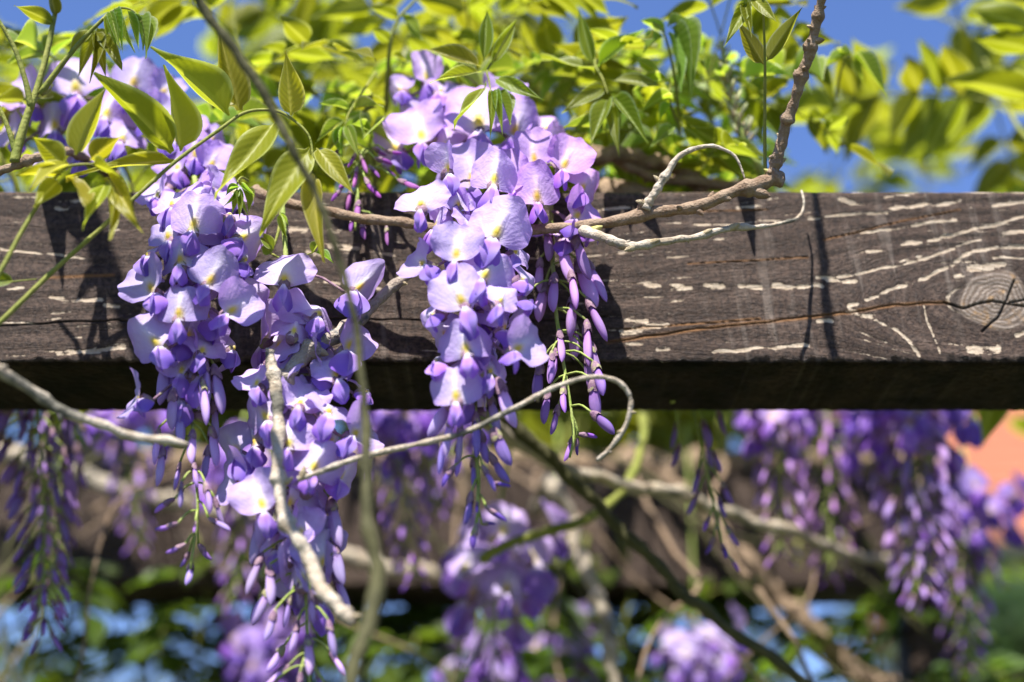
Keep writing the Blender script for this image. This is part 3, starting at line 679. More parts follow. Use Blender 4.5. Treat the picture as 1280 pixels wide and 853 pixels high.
t, sp = vine('brown vine branch crossing the beam behind the middle flower cluster to a cut stub', [(318, 236, .018), (360, 257, .022), (430, 268, .026), (520, 283, .030), (600, 291, .033), (690, 288, .037), (790, 273, .043), (880, 254, .05), (950, 229, .055), (978, 216, .057)], 0.0026, M_TWIG, nodes=(.68, .86, .97), rad=[.0026, .0026, .0025, .0026, .0026, .0027, .0029, .0033, .0042])
node_buds(t, sp, [(.865, -.4, -.3, .005, 0)])
t, sp = vine('rough brown branch rising from the cut stub beside the green shoot', [(966, 218, .056), (972, 195, .060), (980, 165, .065), (990, 130, .073), (1003, 90, .082), (1012, 60, .089), (1024, 20, .097), (1032, -20, .106), P(1036, -60, .113), Vector((.130, .683, 2.17)), Vector((.117, .681, 2.21)), Vector((.112, .680, 2.30)), Vector((.106, .69, 2.42))], 0.0025, M_TWIG, nodes=(.06, .2, .33, .42, .5), rad=[.0029, .0027, .0025, .0025, .0027, .0026, .0022, .0022, .0024, .0026, .0026, .0022, .0015])  # unseen top above the frame added to cast the upright beam shadow
node_buds(t, sp, [(.05, 1, .6, .006, 0), (.015, -1, .5, .005, 1), (.14, -.8, 1, .0045, 0), (.33, -1, .8, .0045, 0), (.40, 1, .6, .005, 0), (.47, -1, .3, .0045, 0)])
t, sp = vine('pale curled twig arching up from the brown branch', [(806, 262, .047), (818, 243, .05), (830, 220, .052), (850, 196, .054), (880, 184, .056), (905, 188, .056), (922, 202, .054), (931, 224, .052)], 0.0021, M_PALE, nodes=(.28,), rad=[.0026, .0021, .0017, .0014, .0010, .0008, .0006, .0004], name='vine_twig', cat='twig')
node_buds(t, sp, [(.03, -1, .2, .006, 0), (.24, -1, 1, .005, 0), (.3, .8, .5, .004, 0)])
t, sp = vine('thin pale twig with scaly buds and an upturned tip in front of the beam', [(728, 290, .042), (760, 301, .052), (790, 308, .054), (820, 304, .053), (860, 296, .050), (905, 287, .046), (950, 284, .038), (985, 279, .028), (1000, 267, .018), (1004, 252, .013), (1001, 238, .010)], 0.0018, M_PALE, nodes=(.27, .45, .55), rad=[.0026, .0024, .0021, .0018, .0016, .0015, .0011, .0009, .0008, .0006, .0005], name='vine_twig', cat='twig')
node_buds(t, sp, [(.03, .7, .25, .0075, 1), (.22, -1, -.5, .0065, 0), (.27, 1, .35, .007, 0), (.44, 1, .6, .006, 0), (.52, 1, .4, .006, 0)])
t, sp = vine('lichen-grey twig slanting down across the beam between the flower clusters', [(515, 338, .02), (500, 350, .024), (470, 378, .030), (435, 408, .038), (400, 432, .046), (370, 458, .052), (352, 482, .055), (338, 500, .055)], 0.0034, M_LICHEN, nodes=(.45, .62, .82), rad=[.0022, .0028, .0029, .0031, .0036, .0037, .0034, .0028])
node_buds(t, sp, [(.05, .3, 1, .006, 0), (.16, 1, -.4, .005, 0), (.62, 1, -.5, .009, 0), (.78, -1, .4, .006, 0)])
t, sp = vine('pale bare vine with dark bands hanging in front of the left flower clusters', [(338, 436, .065), (342, 470, .068), (344, 520, .072), (346, 570, .078), (352, 620, .082), (366, 665, .09), (390, 715, .10), (415, 752, .11), (438, 782, .115)], 0.0034, M_PALE, nodes=(.1, .3, .45, .6, .95), rad=[.0022, .0027, .0027, .0026, .0027, .0028, .0031, .0031, .0026])
node_buds(t, sp, [(.47, 1, .5, .007, 0), (.98, 1, .2, .006, 0)])
vine('blurred pale bare stem crossing under the left end of the beam', [(-40, 440, .135), (0, 462, .13), (50, 498, .12), (100, 524, .115), (160, 542, .11), (236, 556, .105)], 0.0026, M_PALE, taper=.3)
t, sp = vine('slender grey tendril curling into a hook below the middle flower cluster', [(372, 600, .082), (400, 590, .082), (450, 572, .083), (520, 556, .084), (580, 541, .085), (640, 512, .086), (690, 486, .086), (735, 472, .086), (770, 476, .085), (788, 498, .082), (783, 530, .079), (763, 560, .076), (746, 576, .074)], 0.0014, M_PALE, taper=.25, name='vine_tendril', cat='tendril')
node_buds(t, sp, [(.80, 1, -.2, .003, 0), (.86, -1, -.3, .003, 0), (.02, 0.2, 1, .006, 0)])
vine('blurred dark olive stem sweeping down in front of the left flowers', [Vector((-.36, .66, 2.58)), Vector((-.296, .60, 2.46)), Vector((-.264, .60, 2.385)), Vector((-.21, .60, 2.27)), Vector((-.15, .60, 2.15)), (235, -40, .20), (255, 5, .195), (300, 70, .19), (345, 145, .185), (385, 225, .18), (415, 300, .175), (436, 370, .17), (450, 450, .168), (456, 560, .17), (462, 650, .175), (470, 740, .18), (452, 800, .19), (436, 870, .2)], 0.0026, M_OLIVE, rad=[.0058, .0058, .0056, .0045, .003, .0022, .0022, .0021, .0019, .0016, .0014, .0014, .0016, .0019, .0026, .0031, .0029, .0026], name='vine_branch')  # unseen upper length added and thickened to throw the slanting shadow at left
# old wood lying on top of / behind the beam
vine('thick gnarled brown vine lying along the top of the front beam', [Vector((-.9, .862, ZT + .006)), Vector((-.45, .858, ZT + .006)), Vector((-.2, .862, ZT + .0075)), Vector((-.05, .857, ZT + .006)), Vector((.02, .86, ZT + .010)), Vector((.06, .858, ZT + .024)), Vector((.10, .862, ZT + .014)), Vector((.16, .856, ZT + .006)), Vector((.4, .858, ZT + .006)), Vector((.9, .86, ZT + .006))], 0.0075, M_GNARL, bump=.4, sides=12)
vine('brown vine arching over the beam top behind the curled twig', [P(740, 196, -.03), P(790, 198, -.04), P(835, 205, -.05), P(868, 228, -.055), P(880, 250, -.06)], 0.0045, M_GNARL, bump=.4)
vine('thinner brown vine crossing the top of the beam beside the gnarled vine', [P(700, 176, -.03), P(745, 190, -.035), P(800, 215, -.045), P(850, 226, -.05), P(960, 234, -.05)], 0.0030, M_TWIG)
vine('old grey brown vine lying along the top of the rear beam', [Vector((-1.1, D2 + .03, ZT + .012)), Vector((-.5, D2 + .02, ZT + .014)), Vector((0, D2 + .04, ZT + .013)), Vector((.2, D2 + .03, ZT + .012)), Vector((.36, D2 + .04, ZT + .012))], 0.014, M_GNARL, bump=.4, sides=12)
vine('thin vine at the left edge holding the upright green shoot', [(-60, 230, .05), (-10, 218, .055), (20, 205, .058), (50, 196, .06), (78, 190, .05), (110, 200, .0), (150, 226, -.05)], 0.0022, M_TWIG, nodes=(.42,))
# behind and below the beam
vine('dark diagonal vine stem below the beam, behind the hook tendril', [P(560, 440, -.12), P(640, 530, -.14), (700, 584, -.15), (760, 642, -.16), (830, 715, -.17), (900, 775, -.18), (1000, 850, -.2), (1060, 900, -.22)], 0.0040, M_OLIVE, taper=.2)
vine('pale blurred vine running right below the beam', [P(600, 520, -.16), (680, 575, -.2), (760, 600, -.22), (840, 615, -.24), (920, 645, -.27), (1000, 668, -.30), (1090, 700, -.4), Vector((.33, D2 + .01, ZB + .03))], 0.0045, M_PALE, taper=.2)
vine('thick blurred pale trunk of vine rising at the lower right', [Vector((.80, 1.28, .0)), Vector((.74, 1.29, .9)), Vector((.58, 1.30, 1.5)), P(1180, 930, -.48), P(1090, 850, -.50), P(1000, 770, -.51), P(920, 690, -.515), P(850, 610, -.52), Vector((.10, D2 - .01, ZT + .01))], 0.0095, M_GNARL, bump=.4, taper=.5, sides=12)
vine('lumpy pale vine hanging below the hook tendril', [Vector((.02, D2 - .012, ZB + .06)), P(690, 600, -.36), P(712, 660, -.35), P(735, 720, -.34), P(755, 775, -.33), P(765, 850, -.33), P(772, 900, -.33)], 0.0052, M_PALE, nodes=(.2, .33, .45, .6, .75), taper=.3)
vine('blurred grey vine crossing the rear beam at the left', [P(-30, 560, -.50), P(110, 598, -.50), P(200, 625, -.50), P(300, 650, -.505), P(420, 690, -.505), P(560, 725, -.505)], 0.007, M_PALE, taper=.2)
vine('blurred yellow-green young stem behind the middle flower clusters', [P(600, 700, -.2), P(660, 672, -.2), P(720, 655, -.2), P(770, 620, -.22), P(800, 560, -.25), P(800, 470, -.3)], 0.003, M_STEM)

# ================================================================== FRONT FLOWER CLUSTERS
PALE_T = (1.08, 1.09, 1.05, 1); PURP_T = (1.05, .86, .98, 1); MID_T = (1, 1, 1, 1); DARK_T = (.72, .60, .86, 1)  # DARK_T: shade put into the flower colour of the dim clusters
def VR(px): return Vector((P(px, 237, -.06).x, .859, ZT + .009))
def fl(rc, rows, tint=None):
    for px, py, d, wp, hp, roll, yaw, lean, var in rows:
        rc.flower(P(px, py, d), psize(wp, d) * 1.1, psize(hp, d) * 1.08, roll, yaw, lean, var, tint=tint)
def bd(rc, rows, o, sc, d, tint=None, jit=.010, grow=1.0):
    for x, y, L, ang in rows:
        dd = d + random.uniform(-jit, jit); px, py = o[0] + x / sc, o[1] + y / sc; a = R(ang); L *= grow
        top = P(px - math.sin(a) * L / 2, py - math.cos(a) * L / 2, dd); tip = P(px + math.sin(a) * L / 2, py + math.cos(a) * L / 2, dd + random.uniform(-.003, .006))
        rc.bud(top, tip - top, (tip - top).length, tint=tint)

# --- left cluster
r1 = Raceme('long lavender flower cluster beside the slanting leaf stem, ending in a buff bud tip', [VR(232), P(238, 215, .0), P(246, 240, .03), P(250, 300, .045), P(246, 400, .05), P(240, 500, .05), P(243, 580, .052), P(247, 640, .052), P(238, 712, .054)], tint=MID_T)
fl(r1, [(241, 291, .066, 64, 58, 3, 4, -4, 0), (225, 333, .071, 68, 46, -4, -6, 6, 7), (258, 359, .072, 62, 54, 24, 14, 2, 2), (195, 368, .068, 64, 58, -36, -28, 0, 3), (223, 401, .076, 61, 50, 0, 0, 0, 0), (282, 394, .070, 58, 52, 46, 22, 4, 6),
        (201, 435, .071, 62, 56, -42, -22, 0, 2), (186, 322, .058, 60, 48, -48, -50, 10, 4), (212, 303, .056, 62, 50, -18, -25, 5, 1), (297, 300, .055, 58, 50, 52, 40, 8, 2), (287, 272, .056, 52, 44, 10, 20, 42, 5), (303, 330, .055, 56, 46, 40, 48, 14, 4),
        (262, 262, .045, 55, 46, 8, 10, 20, 1), (215, 262, .046, 56, 48, -14, -20, 14, 5), (178, 500, .066, 58, 44, -66, -45, 10, 3), (300, 372, .052, 54, 48, 58, 50, 6, 2), (250, 445, .060, 54, 44, 18, 20, 20, 1), (228, 470, .056, 50, 40, -14, -20, 15, 6),
        (186, 400, .046, 54, 46, -40, -60, 10, 5), (290, 440, .046, 50, 42, 40, 60, 12, 4), (258, 242, .04, 50, 40, 0, 10, 30, 0), (200, 250, .03, 50, 42, -30, -30, 10, 3), (292, 245, .03, 48, 40, 30, 30, 20, 1)])
bd(r1, [(210, 115, 52, 0), (232, 165, 45, 3), (292, 95, 58, 5), (263, 215, 42, 0), (302, 255, 42, -6), (172, 270, 50, -10), (220, 295, 36, -12), (230, 345, 32, -3), (185, 375, 30, -55), (190, 430, 30, -75), (215, 490, 27, -65), (302, 355, 40, 8), (335, 390, 38, 20), (335, 425, 30, 60),
        (240, 520, 22, -30), (250, 560, 28, -15), (297, 500, 26, 40), (268, 432, 14, -10), (248, 75, 50, -3), (325, 150, 56, 5), (318, 215, 50, 6), (165, 215, 48, -6), (178, 40, 58, -8), (300, 40, 60, 4), (330, 60, 60, 8), (270, 290, 34, 8)], (120, 460), 2.17, .054)

r1.auto(22, .24, .64, 1.0, .012, .022, 31, wingp=.3)
# --- second left cluster, partly shaded
r2 = Raceme('pale sunlit flower cluster behind the pale bare vine, reaching lowest of all', [VR(345), P(350, 240, .02), P(356, 300, .035), P(361, 400, .042), P(366, 500, .045), P(374, 600, .048), P(380, 700, .050), P(385, 800, .052), P(388, 880, .054)], tint=PALE_T)
fl(r2, [(355, 357, .060, 74, 44, 0, 0, -8, 5), (397, 398, .050, 70, 40, 20, 30, 18, 4), (441, 366, .045, 46, 62, 42, 40, 0, 2), (430, 440, .050, 56, 66, 34, 50, 8, 6), (423, 476, .056, 50, 46, -20, 15, 20, 1), (323, 486, .060, 50, 46, -24, -20, 26, 3),
        (373, 510, .066, 58, 50, 6, 0, 36, 5), (408, 520, .066, 60, 48, 26, 20, 34, 1), (336, 528, .060, 60, 48, -30, -22, 4, 2), (360, 562, .070, 66, 40, 2, 0, 0, 0), (388, 592, .072, 64, 48, 22, 10, 2, 7), (438, 546, .058, 62, 46, 50, 42, 10, 6),
        (332, 640, .064, 58, 54, -24, -14, 0, 3), (455, 492, .048, 50, 44, 62, 60, 10, 4), (300, 570, .045, 58, 54, -40, -40, 6, 2), (306, 606, .05, 66, 50, -60, -40, 4, 6), (398, 470, .04, 50, 42, 10, 10, 15, 0), (350, 440, .035, 50, 44, -10, -15, 10, 1),
        (420, 600, .05, 50, 44, 44, 40, 10, 2), (320, 560, .05, 52, 46, -20, -25, 8, 7), (345, 690, .05, 50, 44, -30, -30, 8, 1), (410, 560, .04, 50, 44, 30, 30, 10, 4)])
bd(r2, [(590, 400, 60, -3), (652, 420, 62, 14), (485, 480, 62, -12), (520, 550, 45, -5), (550, 600, 45, 0), (470, 590, 50, 0), (660, 530, 55, 15), (668, 610, 55, 22), (585, 650, 42, 5), (452, 645, 55, -25), (470, 700, 42, -20), (535, 730, 42, -15), (640, 740, 50, 10), (655, 805, 35, 30),
        (575, 780, 50, 0), (485, 790, 40, -35), (490, 835, 40, -50), (430, 470, 60, -12), (445, 420, 62, -6), (610, 330, 60, 8), (560, 480, 55, 0), (620, 600, 45, 10), (520, 660, 44, -10), (610, 860, 40, 15), (550, 870, 40, -5), (430, 560, 55, -20), (470, 880, 38, -30), (640, 890, 34, 30)], (120, 460), 2.17, .054, jit=.012)

r2.auto(30, .36, .80, 1.0, .017, .024, 32, wingp=.35)
# --- middle cluster (the sharpest)
r3 = Raceme('pale lavender flower cluster in front of the brown branch, tipped with dark buds', [VR(548), P(556, 238, .034), P(566, 262, .050), P(580, 310, .056), P(590, 380, .060), P(594, 460, .062), P(594, 540, .063), P(598, 600, .063), P(597, 640, .063), P(593, 668, .064)], tint=PALE_T, r0=.002)
fl(r3, [(616, 301, .074, 76, 62, 22, 6, 0, 2), (570, 328, .080, 62, 54, 4, -2, 0, 3), (601, 352, .083, 68, 54, 28, 8, 4, 0), (581, 386, .088, 66, 62, -22, -4, -2, 1), (584, 445, .091, 61, 50, -8, 0, 0, 7), (640, 441, .083, 60, 52, 50, 32, 4, 6),
        (650, 352, .070, 56, 44, 62, 62, 10, 2), (656, 377, .073, 52, 38, 66, 58, 14, 4), (622, 383, .088, 46, 44, 26, 26, 6, 5), (533, 333, .074, 50, 42, -50, -42, 6, 6), (544, 395, .078, 50, 36, -66, -58, 8, 2), (526, 264, .082, 70, 48, -2, -8, 2, 5),
        (616, 234, .062, 56, 56, 8, 6, -4, 7), (571, 505, .088, 60, 52, -6, -4, 0, 0), (548, 455, .076, 52, 42, -48, -40, 20, 4), (640, 320, .058, 56, 50, 40, 44, 10, 1), (632, 285, .056, 56, 46, 44, 30, 12, 5), (610, 470, .074, 50, 42, 30, 30, 16, 1),
        (558, 360, .062, 54, 46, -30, -34, 10, 5), (560, 425, .066, 50, 44, -34, -40, 10, 2), (628, 415, .070, 48, 44, 36, 50, 12, 7), (600, 430, .07, 50, 44, 6, 10, 20, 4)])
r3.flower(P(560, 218, .06), psize(40, .06), psize(44, .06), -14, 20, -30, 7)
bd(r3, [(205, 280, 48, -8), (245, 290, 45, -5), (222, 335, 30, -30), (292, 230, 55, 0), (315, 262, 42, 12), (285, 327, 38, 0), (325, 340, 36, 25), (360, 260, 52, 28), (352, 312, 45, 35), (355, 355, 26, 80), (345, 430, 32, 55), (325, 455, 18, 90), (290, 487, 32, -8), (272, 415, 42, -12), (295, 412, 14, 0)], (450, 430), 2.0157, .066, jit=.007, tint=(.66, .62, .95, 1))
bd(r3, [(372, 150, 66, 22), (200, 185, 56, -35), (335, 180, 55, 10), (250, 250, 50, -4), (225, 235, 52, -8)], (450, 430), 2.0157, .070, jit=.004)

r3.auto(22, .16, .62, 1.0, .010, .021, 33, wingp=.3)
# --- purple cluster close to the beam
r4 = Raceme('deep purple flower cluster of narrow hanging buds casting its shadow on the beam', [VR(672), P(676, 200, -.01), P(682, 205, .012), P(688, 240, .020), P(690, 300, .022), P(694, 380, .024), P(702, 440, .026), P(712, 500, .028), P(717, 545, .03), P(712, 572, .03)], tint=PURP_T)
fl(r4, [(672, 256, .044, 58, 56, -4, 4, 0, 2), (702, 214, .036, 56, 54, 22, 16, 2, 6), (716, 275, .036, 58, 48, 40, 36, 4, 6), (668, 208, .034, 48, 54, -4, 6, 0, 3), (724, 240, .03, 52, 46, 36, 40, 6, 2), (640, 240, .038, 52, 60, -10, -4, 0, 6), (735, 285, .026, 50, 40, 50, 50, 10, 1), (705, 300, .03, 50, 40, 30, 30, 20, 4)])
bd(r4, [(140, 240, 42, 0), (218, 310, 60, 20), (290, 400, 66, 18), (168, 430, 48, 0), (112, 360, 42, 0), (235, 530, 54, -3), (300, 630, 56, 4), (190, 640, 40, 3), (335, 540, 60, 25), (50, 510, 40, 0), (155, 720, 44, -12), (98, 770, 42, -15), (205, 830, 32, 0), (300, 740, 42, 0), (330, 830, 46, 15), (280, 290, 60, 22), (330, 380, 60, 25), (120, 470, 50, -8), (240, 420, 50, 8), (240, 620, 48, 0), (330, 700, 48, 14)], (640, 230), 3.156, .028, jit=.009)
bd(r4, [(445, 100, 45, -10), (480, 60, 40, -5), (470, 160, 42, -5), (490, 192, 38, -15), (515, 140, 34, 5), (595, 140, 50, 10), (612, 202, 40, 45), (575, 232, 24, 80), (525, 265, 34, -20), (548, 260, 22, 0), (575, 60, 50, 8), (600, 90, 44, 14)], (450, 430), 2.0157, .030, jit=.008, tint=(.8, .62, .9, 1))

# --- upper flowers behind the middle cluster
r5 = Raceme('broad mauve flower cluster rising above the beam behind the middle cluster', [VR(610), P(600, 140, -.03), P(592, 110, -.012), P(588, 130, .0), P(596, 170, .010), P(604, 215, .014)], tint=(1.0, .94, 1.0, 1))
fl(r5, [(600, 165, .022, 84, 76, -6, -4, 0, 1), (640, 172, .016, 62, 56, 18, 16, 2, 2), (530, 180, .010, 74, 62, -14, -14, 2, 3), (592, 236, .032, 62, 66, -8, -6, 0, 6), (534, 104, -.012, 38, 46, -12, 20, 0, 6), (504, 116, -.008, 40, 34, -40, -30, 10, 2), (548, 118, -.006, 40, 36, 24, 20, 20, 1),
        (658, 150, .004, 56, 48, 30, 26, 6, 5), (560, 192, .012, 60, 50, -10, -8, 8, 0), (500, 190, .0, 56, 50, -40, -30, 4, 2), (626, 130, .0, 56, 48, 12, 10, 12, 3), (680, 165, -.004, 50, 44, 40, 34, 10, 7), (575, 130, -.004, 56, 50, -6, -10, 12, 5), (620, 215, .026, 54, 50, 14, 6, 6, 1), (545, 150, .0, 52, 46, -20, -20, 10, 4), (518, 148, -.004, 50, 46, -30, -20, 6, 7), (690, 190, .008, 46, 44, 30, 30, 6, 6)])
bd(r5, [(575, 205, 34, 4), (550, 215, 36, -20), (660, 200, 34, 10)], (0, 0), 1, .02)

# --- young magenta buds over the beam's top edge
r6 = Raceme('small magenta bud cluster draped over the top edge of the beam', [VR(470), P(466, 196, -.02), P(456, 192, .004), P(448, 215, .012), P(446, 250, .014), P(444, 288, .014)], tint=(.95, .50, .72, 1))
bd(r6, [(440, 200, 22, -30), (425, 210, 20, -60), (455, 205, 24, 20), (480, 202, 24, 70), (487, 214, 22, 50), (430, 228, 20, -40), (470, 240, 20, 40), (448, 262, 22, 0), (440, 280, 20, -10), (462, 232, 22, 30), (417, 196, 20, -30), (492, 190, 22, 80), (475, 190, 20, 60), (455, 290, 20, 10), (436, 250, 30, -10), (420, 245, 18, -40), (484, 295, 24, 5), (468, 215, 20, 40), (444, 222, 26, -10), (512, 230, 30, 70)], (0, 0), 1, .014, jit=.006)

# --- top-left pale flowers behind the leaves
r7 = Raceme('blurred pale lavender flower cluster behind the leaves, over the left end of the beam', [VR(150), P(140, 120, -.03), P(120, 70, -.02), P(110, 90, -.012), P(105, 150, -.005), P(108, 210, 0)], tint=(.98, .96, 1.02, 1))
fl(r7, [(95, 120, -.004, 78, 66, -6, 0, 0, 1), (165, 112, .0, 62, 54, 6, 10, 0, 0), (40, 130, -.01, 60, 56, -30, -24, 2, 6), (70, 165, .0, 62, 50, -14, -10, 6, 2), (130, 150, .004, 64, 52, 12, 8, 4, 7), (20, 175, -.006, 56, 46, -40, -30, 6, 3), (190, 150, .0, 52, 46, 40, 30, 6, 6), (150, 180, .006, 54, 46, 14, 14, 10, 5), (100, 200, .006, 54, 44, -6, 0, 12, 4), (60, 205, .002, 56, 42, -20, -20, 10, 1), (215, 178, .004, 46, 40, 50, 36, 8, 2), (200, 120, -.01, 44, 40, 30, 20, 5, 3), (-10, 140, -.02, 60, 50, -30, -20, 5, 0)])
# purple flowers between the leaves just above the left cluster
r8 = Raceme('violet flower cluster squeezed between the large leaves and the left cluster', [VR(268), P(262, 170, -.02), P(256, 160, -.005), P(252, 190, .006), P(252, 225, .01)], tint=(.92, .84, .98, 1))
fl(r8, [(245, 200, .014, 48, 44, -10, -6, 4, 2), (262, 212, .016, 46, 42, 16, 14, 6, 6), (225, 215, .012, 48, 40, -30, -24, 8, 3), (275, 195, .006, 44, 40, 36, 24, 10, 5), (240, 172, .0, 44, 40, -12, -10, 12, 1), (262, 180, .0, 40, 36, 20, 20, 10, 7), (208, 236, .01, 48, 42, -40, -30, 10, 4)])

# ================================================================== BACKGROUND FLOWER CLUSTERS
def bgr(label, x0, y0, x1, y1, dep, n, op, tint, seed, rad=.026, size=.024, root=None, budlen=.018):
    """a cluster hanging from the rear beam's vine or from a shoot; dep = metres behind the front face"""
    a, b = P(x0, y0, -dep), P(x1, y1, -dep)
    root = root or Vector((a.x, D2 + .02 if dep > .2 else D0 + .05, ZT + .012 if dep > .2 else ZT + .002))
    mid = Vector(((root.x + a.x) / 2, (root.y * .3 + a.y * .7), max(root.z, a.z) + .015))
    rc = Raceme(label, [root, mid, a, a.lerp(b, .5) + Vector((random.uniform(-.006, .006), 0, 0)), b], tint=tint, group='blurred wisteria flower clusters behind the beam')
    L1 = (root - mid).length + (mid - a).length; L2 = (a - b).length; t0 = L1 / (L1 + L2)
    t0 = 0.5
    rc.auto(n, t0, 1.0, op, rad, size, seed, budlen=budlen); return rc
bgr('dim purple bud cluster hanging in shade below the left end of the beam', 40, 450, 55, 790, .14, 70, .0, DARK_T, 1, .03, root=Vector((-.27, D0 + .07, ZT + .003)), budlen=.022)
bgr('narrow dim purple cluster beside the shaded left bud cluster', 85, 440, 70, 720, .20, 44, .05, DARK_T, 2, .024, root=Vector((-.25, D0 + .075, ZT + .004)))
bgr('blurred violet cluster in front of the rear beam, behind the left cluster', 165, 500, 175, 680, .42, 40, .25, (.9, .75, 1, 1), 3)
bgr('blurred violet cluster deep behind the second left cluster', 300, 560, 290, 760, .40, 44, .35, (.9, .75, 1, 1), 4)
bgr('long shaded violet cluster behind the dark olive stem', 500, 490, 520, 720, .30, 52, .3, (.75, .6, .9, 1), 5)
bgr('large blurred lavender cluster below the dark tip of the middle cluster', 622, 650, 616, 830, .27, 20, .6, PALE_T, 6, .036, .032, root=Vector((.02, D0 + .079, ZB + .03)))
bgr('blurred mauve cluster low behind the lumpy pale vine', 700, 770, 690, 930, .50, 40, .8, (1, .9, 1, 1), 7, .03)
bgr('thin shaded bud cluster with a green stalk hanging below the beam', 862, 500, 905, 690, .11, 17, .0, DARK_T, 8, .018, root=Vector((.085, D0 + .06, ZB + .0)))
bgr('bright blurred cluster of pale buds hanging right of the green bud stalk', 955, 470, 975, 690, .30, 52, .35, (1.05, .9, 1.02, 1), 9)
bgr('loose blurred pink purple bud cluster between two bright clusters', 1030, 470, 1040, 720, .36, 60, .2, (1.05, .8, .95, 1), 10, .034)
bgr('largest bright lavender cluster hanging at the right below the beam', 1125, 430, 1150, 740, .30, 110, .4, (1.02, .93, 1.05, 1), 11, .042, .028, budlen=.023)
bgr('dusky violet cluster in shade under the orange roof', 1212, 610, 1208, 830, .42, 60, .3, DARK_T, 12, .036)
bgr('blurred lavender cluster low on the right under the rear beam', 870, 780, 880, 920, .50, 40, .8, PALE_T, 13, .03)
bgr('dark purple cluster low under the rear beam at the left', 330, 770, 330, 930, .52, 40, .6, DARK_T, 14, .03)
bgr('mauve cluster low beside the blurred lavender cluster', 600, 800, 610, 940, .54, 36, .8, (.9, .8, 1, 1), 15, .03)
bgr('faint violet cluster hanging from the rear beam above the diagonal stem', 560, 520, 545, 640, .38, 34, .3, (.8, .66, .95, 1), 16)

# ================================================================== FRONT LEAVES AND SHOOTS (traced)
def Z(rows, ox, oy, s):
    return [(ox + r[0] / s, oy + r[1] / s, ox + r[2] / s, oy + r[3] / s, r[4] / s) + tuple(r[5:]) for r in rows]
s1 = 2.942
hand_leaf('long arching leaf with broad yellow-green leaflets over the left flower cluster', [(-30, 425, .10), (0, 403, .10), (60, 345, .098), (119, 292, .095), (170, 246, .092), (221, 201, .09), (272, 164, .088), (306, 141, .086), (340, 138, .085), (362, 147, .084), (386, 170, .083), (392, 205, .082)],
          Z([(632, 562, 362, 255, 175, 'u', -.012), (662, 557, 612, 240, 150, 'u', -.015), (642, 592, 238, 612, 58, 'c', .01), (842, 427, 560, 165, 165, 'u', -.01), (880, 407, 805, 130, 118, 'u', -.012), (1070, 427, 1052, 190, 112, 'u', -.01),
             (1015, 445, 788, 735, 125, 'c', .012), (1140, 545, 948, 825, 135, 'c', .012), (1150, 640, 1165, 935, 85, 'c', .01), (1165, 545, 1292, 690, 80, 'c', .01)], 0, 0, s1), .087, r0=.0013, tint=(1.5, 1.42, 1.1))
hand_leaf('cluster of folded yellow-green leaflets on a stem at the left beam end', [(-25, 375, .12), (0, 340, .118), (27, 290, .115), (55, 245, .113), (82, 210, .112), (130, 205, .112)],
          Z([(280, 572, 382, 325, 120, 'u', -.015), (235, 610, 135, 500, 110, 'u', -.01), (225, 640, 55, 632, 90, 'u', .0), (215, 665, 130, 745, 80, 'c', .01), (260, 660, 318, 755, 90, 'u', .01), (340, 605, 475, 640, 95, 'u', .0), (392, 670, 305, 845, 75, 'c', .015), (385, 655, 428, 870, 60, 's', .012), (402, 650, 525, 855, 85, 'c', .015), (250, 600, 100, 660, 90, 'u', .01), (330, 590, 440, 500, 100, 'u', -.012)], 0, 0, s1), .112, r0=.0013, tint=(1.55, 1.46, 1.1))
hand_leaf('upright forked green shoot at the left edge with a drooping silvery young leaf', [(18, 203, .06), (24, 178, .06), (34, 145, .06), (46, 112, .059), (60, 60, .058), (74, -10, .056)],
          Z([(345, 110, 240, 215, 60, 'c'), (345, 115, 285, 280, 50, 'c'), (350, 115, 335, 300, 45, 's'), (355, 115, 450, 255, 55, 'c'), (350, 118, 390, 270, 45, 'c'), (200, 90, 60, 10, 70, 'u'), (205, 60, 180, -60, 60, 'u')], 0, 0, s1), .058, r0=.0026, rw=.55,
          extra_stems=[(.0017, [(39, 137, .06), (32, 102, .063), (18, 60, .066), (-6, 18, .07)]), (.0017, [(50, 118, .059), (75, 84, .062), (102, 51, .065), (133, 20, .068)]), (.0016, [(19, 190, .06), (10, 160, .062), (-5, 125, .064)])], name='leafy_shoot')
hand_leaf('tight drooping fan of young silvery green leaflets above the pale flowers', [(125, 28, .067), (135, 18, .068), (150, 10, .069), (168, 15, .069), (182, 36, .069)],
          Z([(390, 55, 432, 180, 36, 'c'), (405, 42, 440, 175, 36, 'c'), (425, 35, 452, 180, 38, 'c'), (445, 33, 488, 192, 38, 'c'), (468, 35, 515, 185, 38, 'c'), (490, 42, 540, 180, 38, 's'), (515, 60, 552, 200, 34, 's'), (385, 58, 395, 140, 34, 'c')], 0, 0, s1), .069, r0=.0009, young=True)
hand_leaf('small pale-edged leaf tip entering at the left edge of the beam', [(-40, 360, .09), (-5, 355, .09), (18, 352, .09), (46, 349, .09)], [(18, 352, -30, 350, 20, 'c', .0)], .09, r0=.0006)
hand_leaf('drooping bundle of young leaflets over the left flower cluster', [(310, 226, .03), (302, 222, .05), (297, 228, .07), (296, 240, .072)],
          [(297, 236, 290, 268, 10, 'c'), (299, 236, 300, 272, 10, 'c'), (301, 236, 308, 268, 10, 'c'), (296, 236, 282, 258, 9, 's'), (302, 235, 316, 262, 9, 's'), (300, 234, 280, 242, 9, 'c'), (302, 232, 318, 244, 9, 'c')], .072, r0=.0007, young=True)
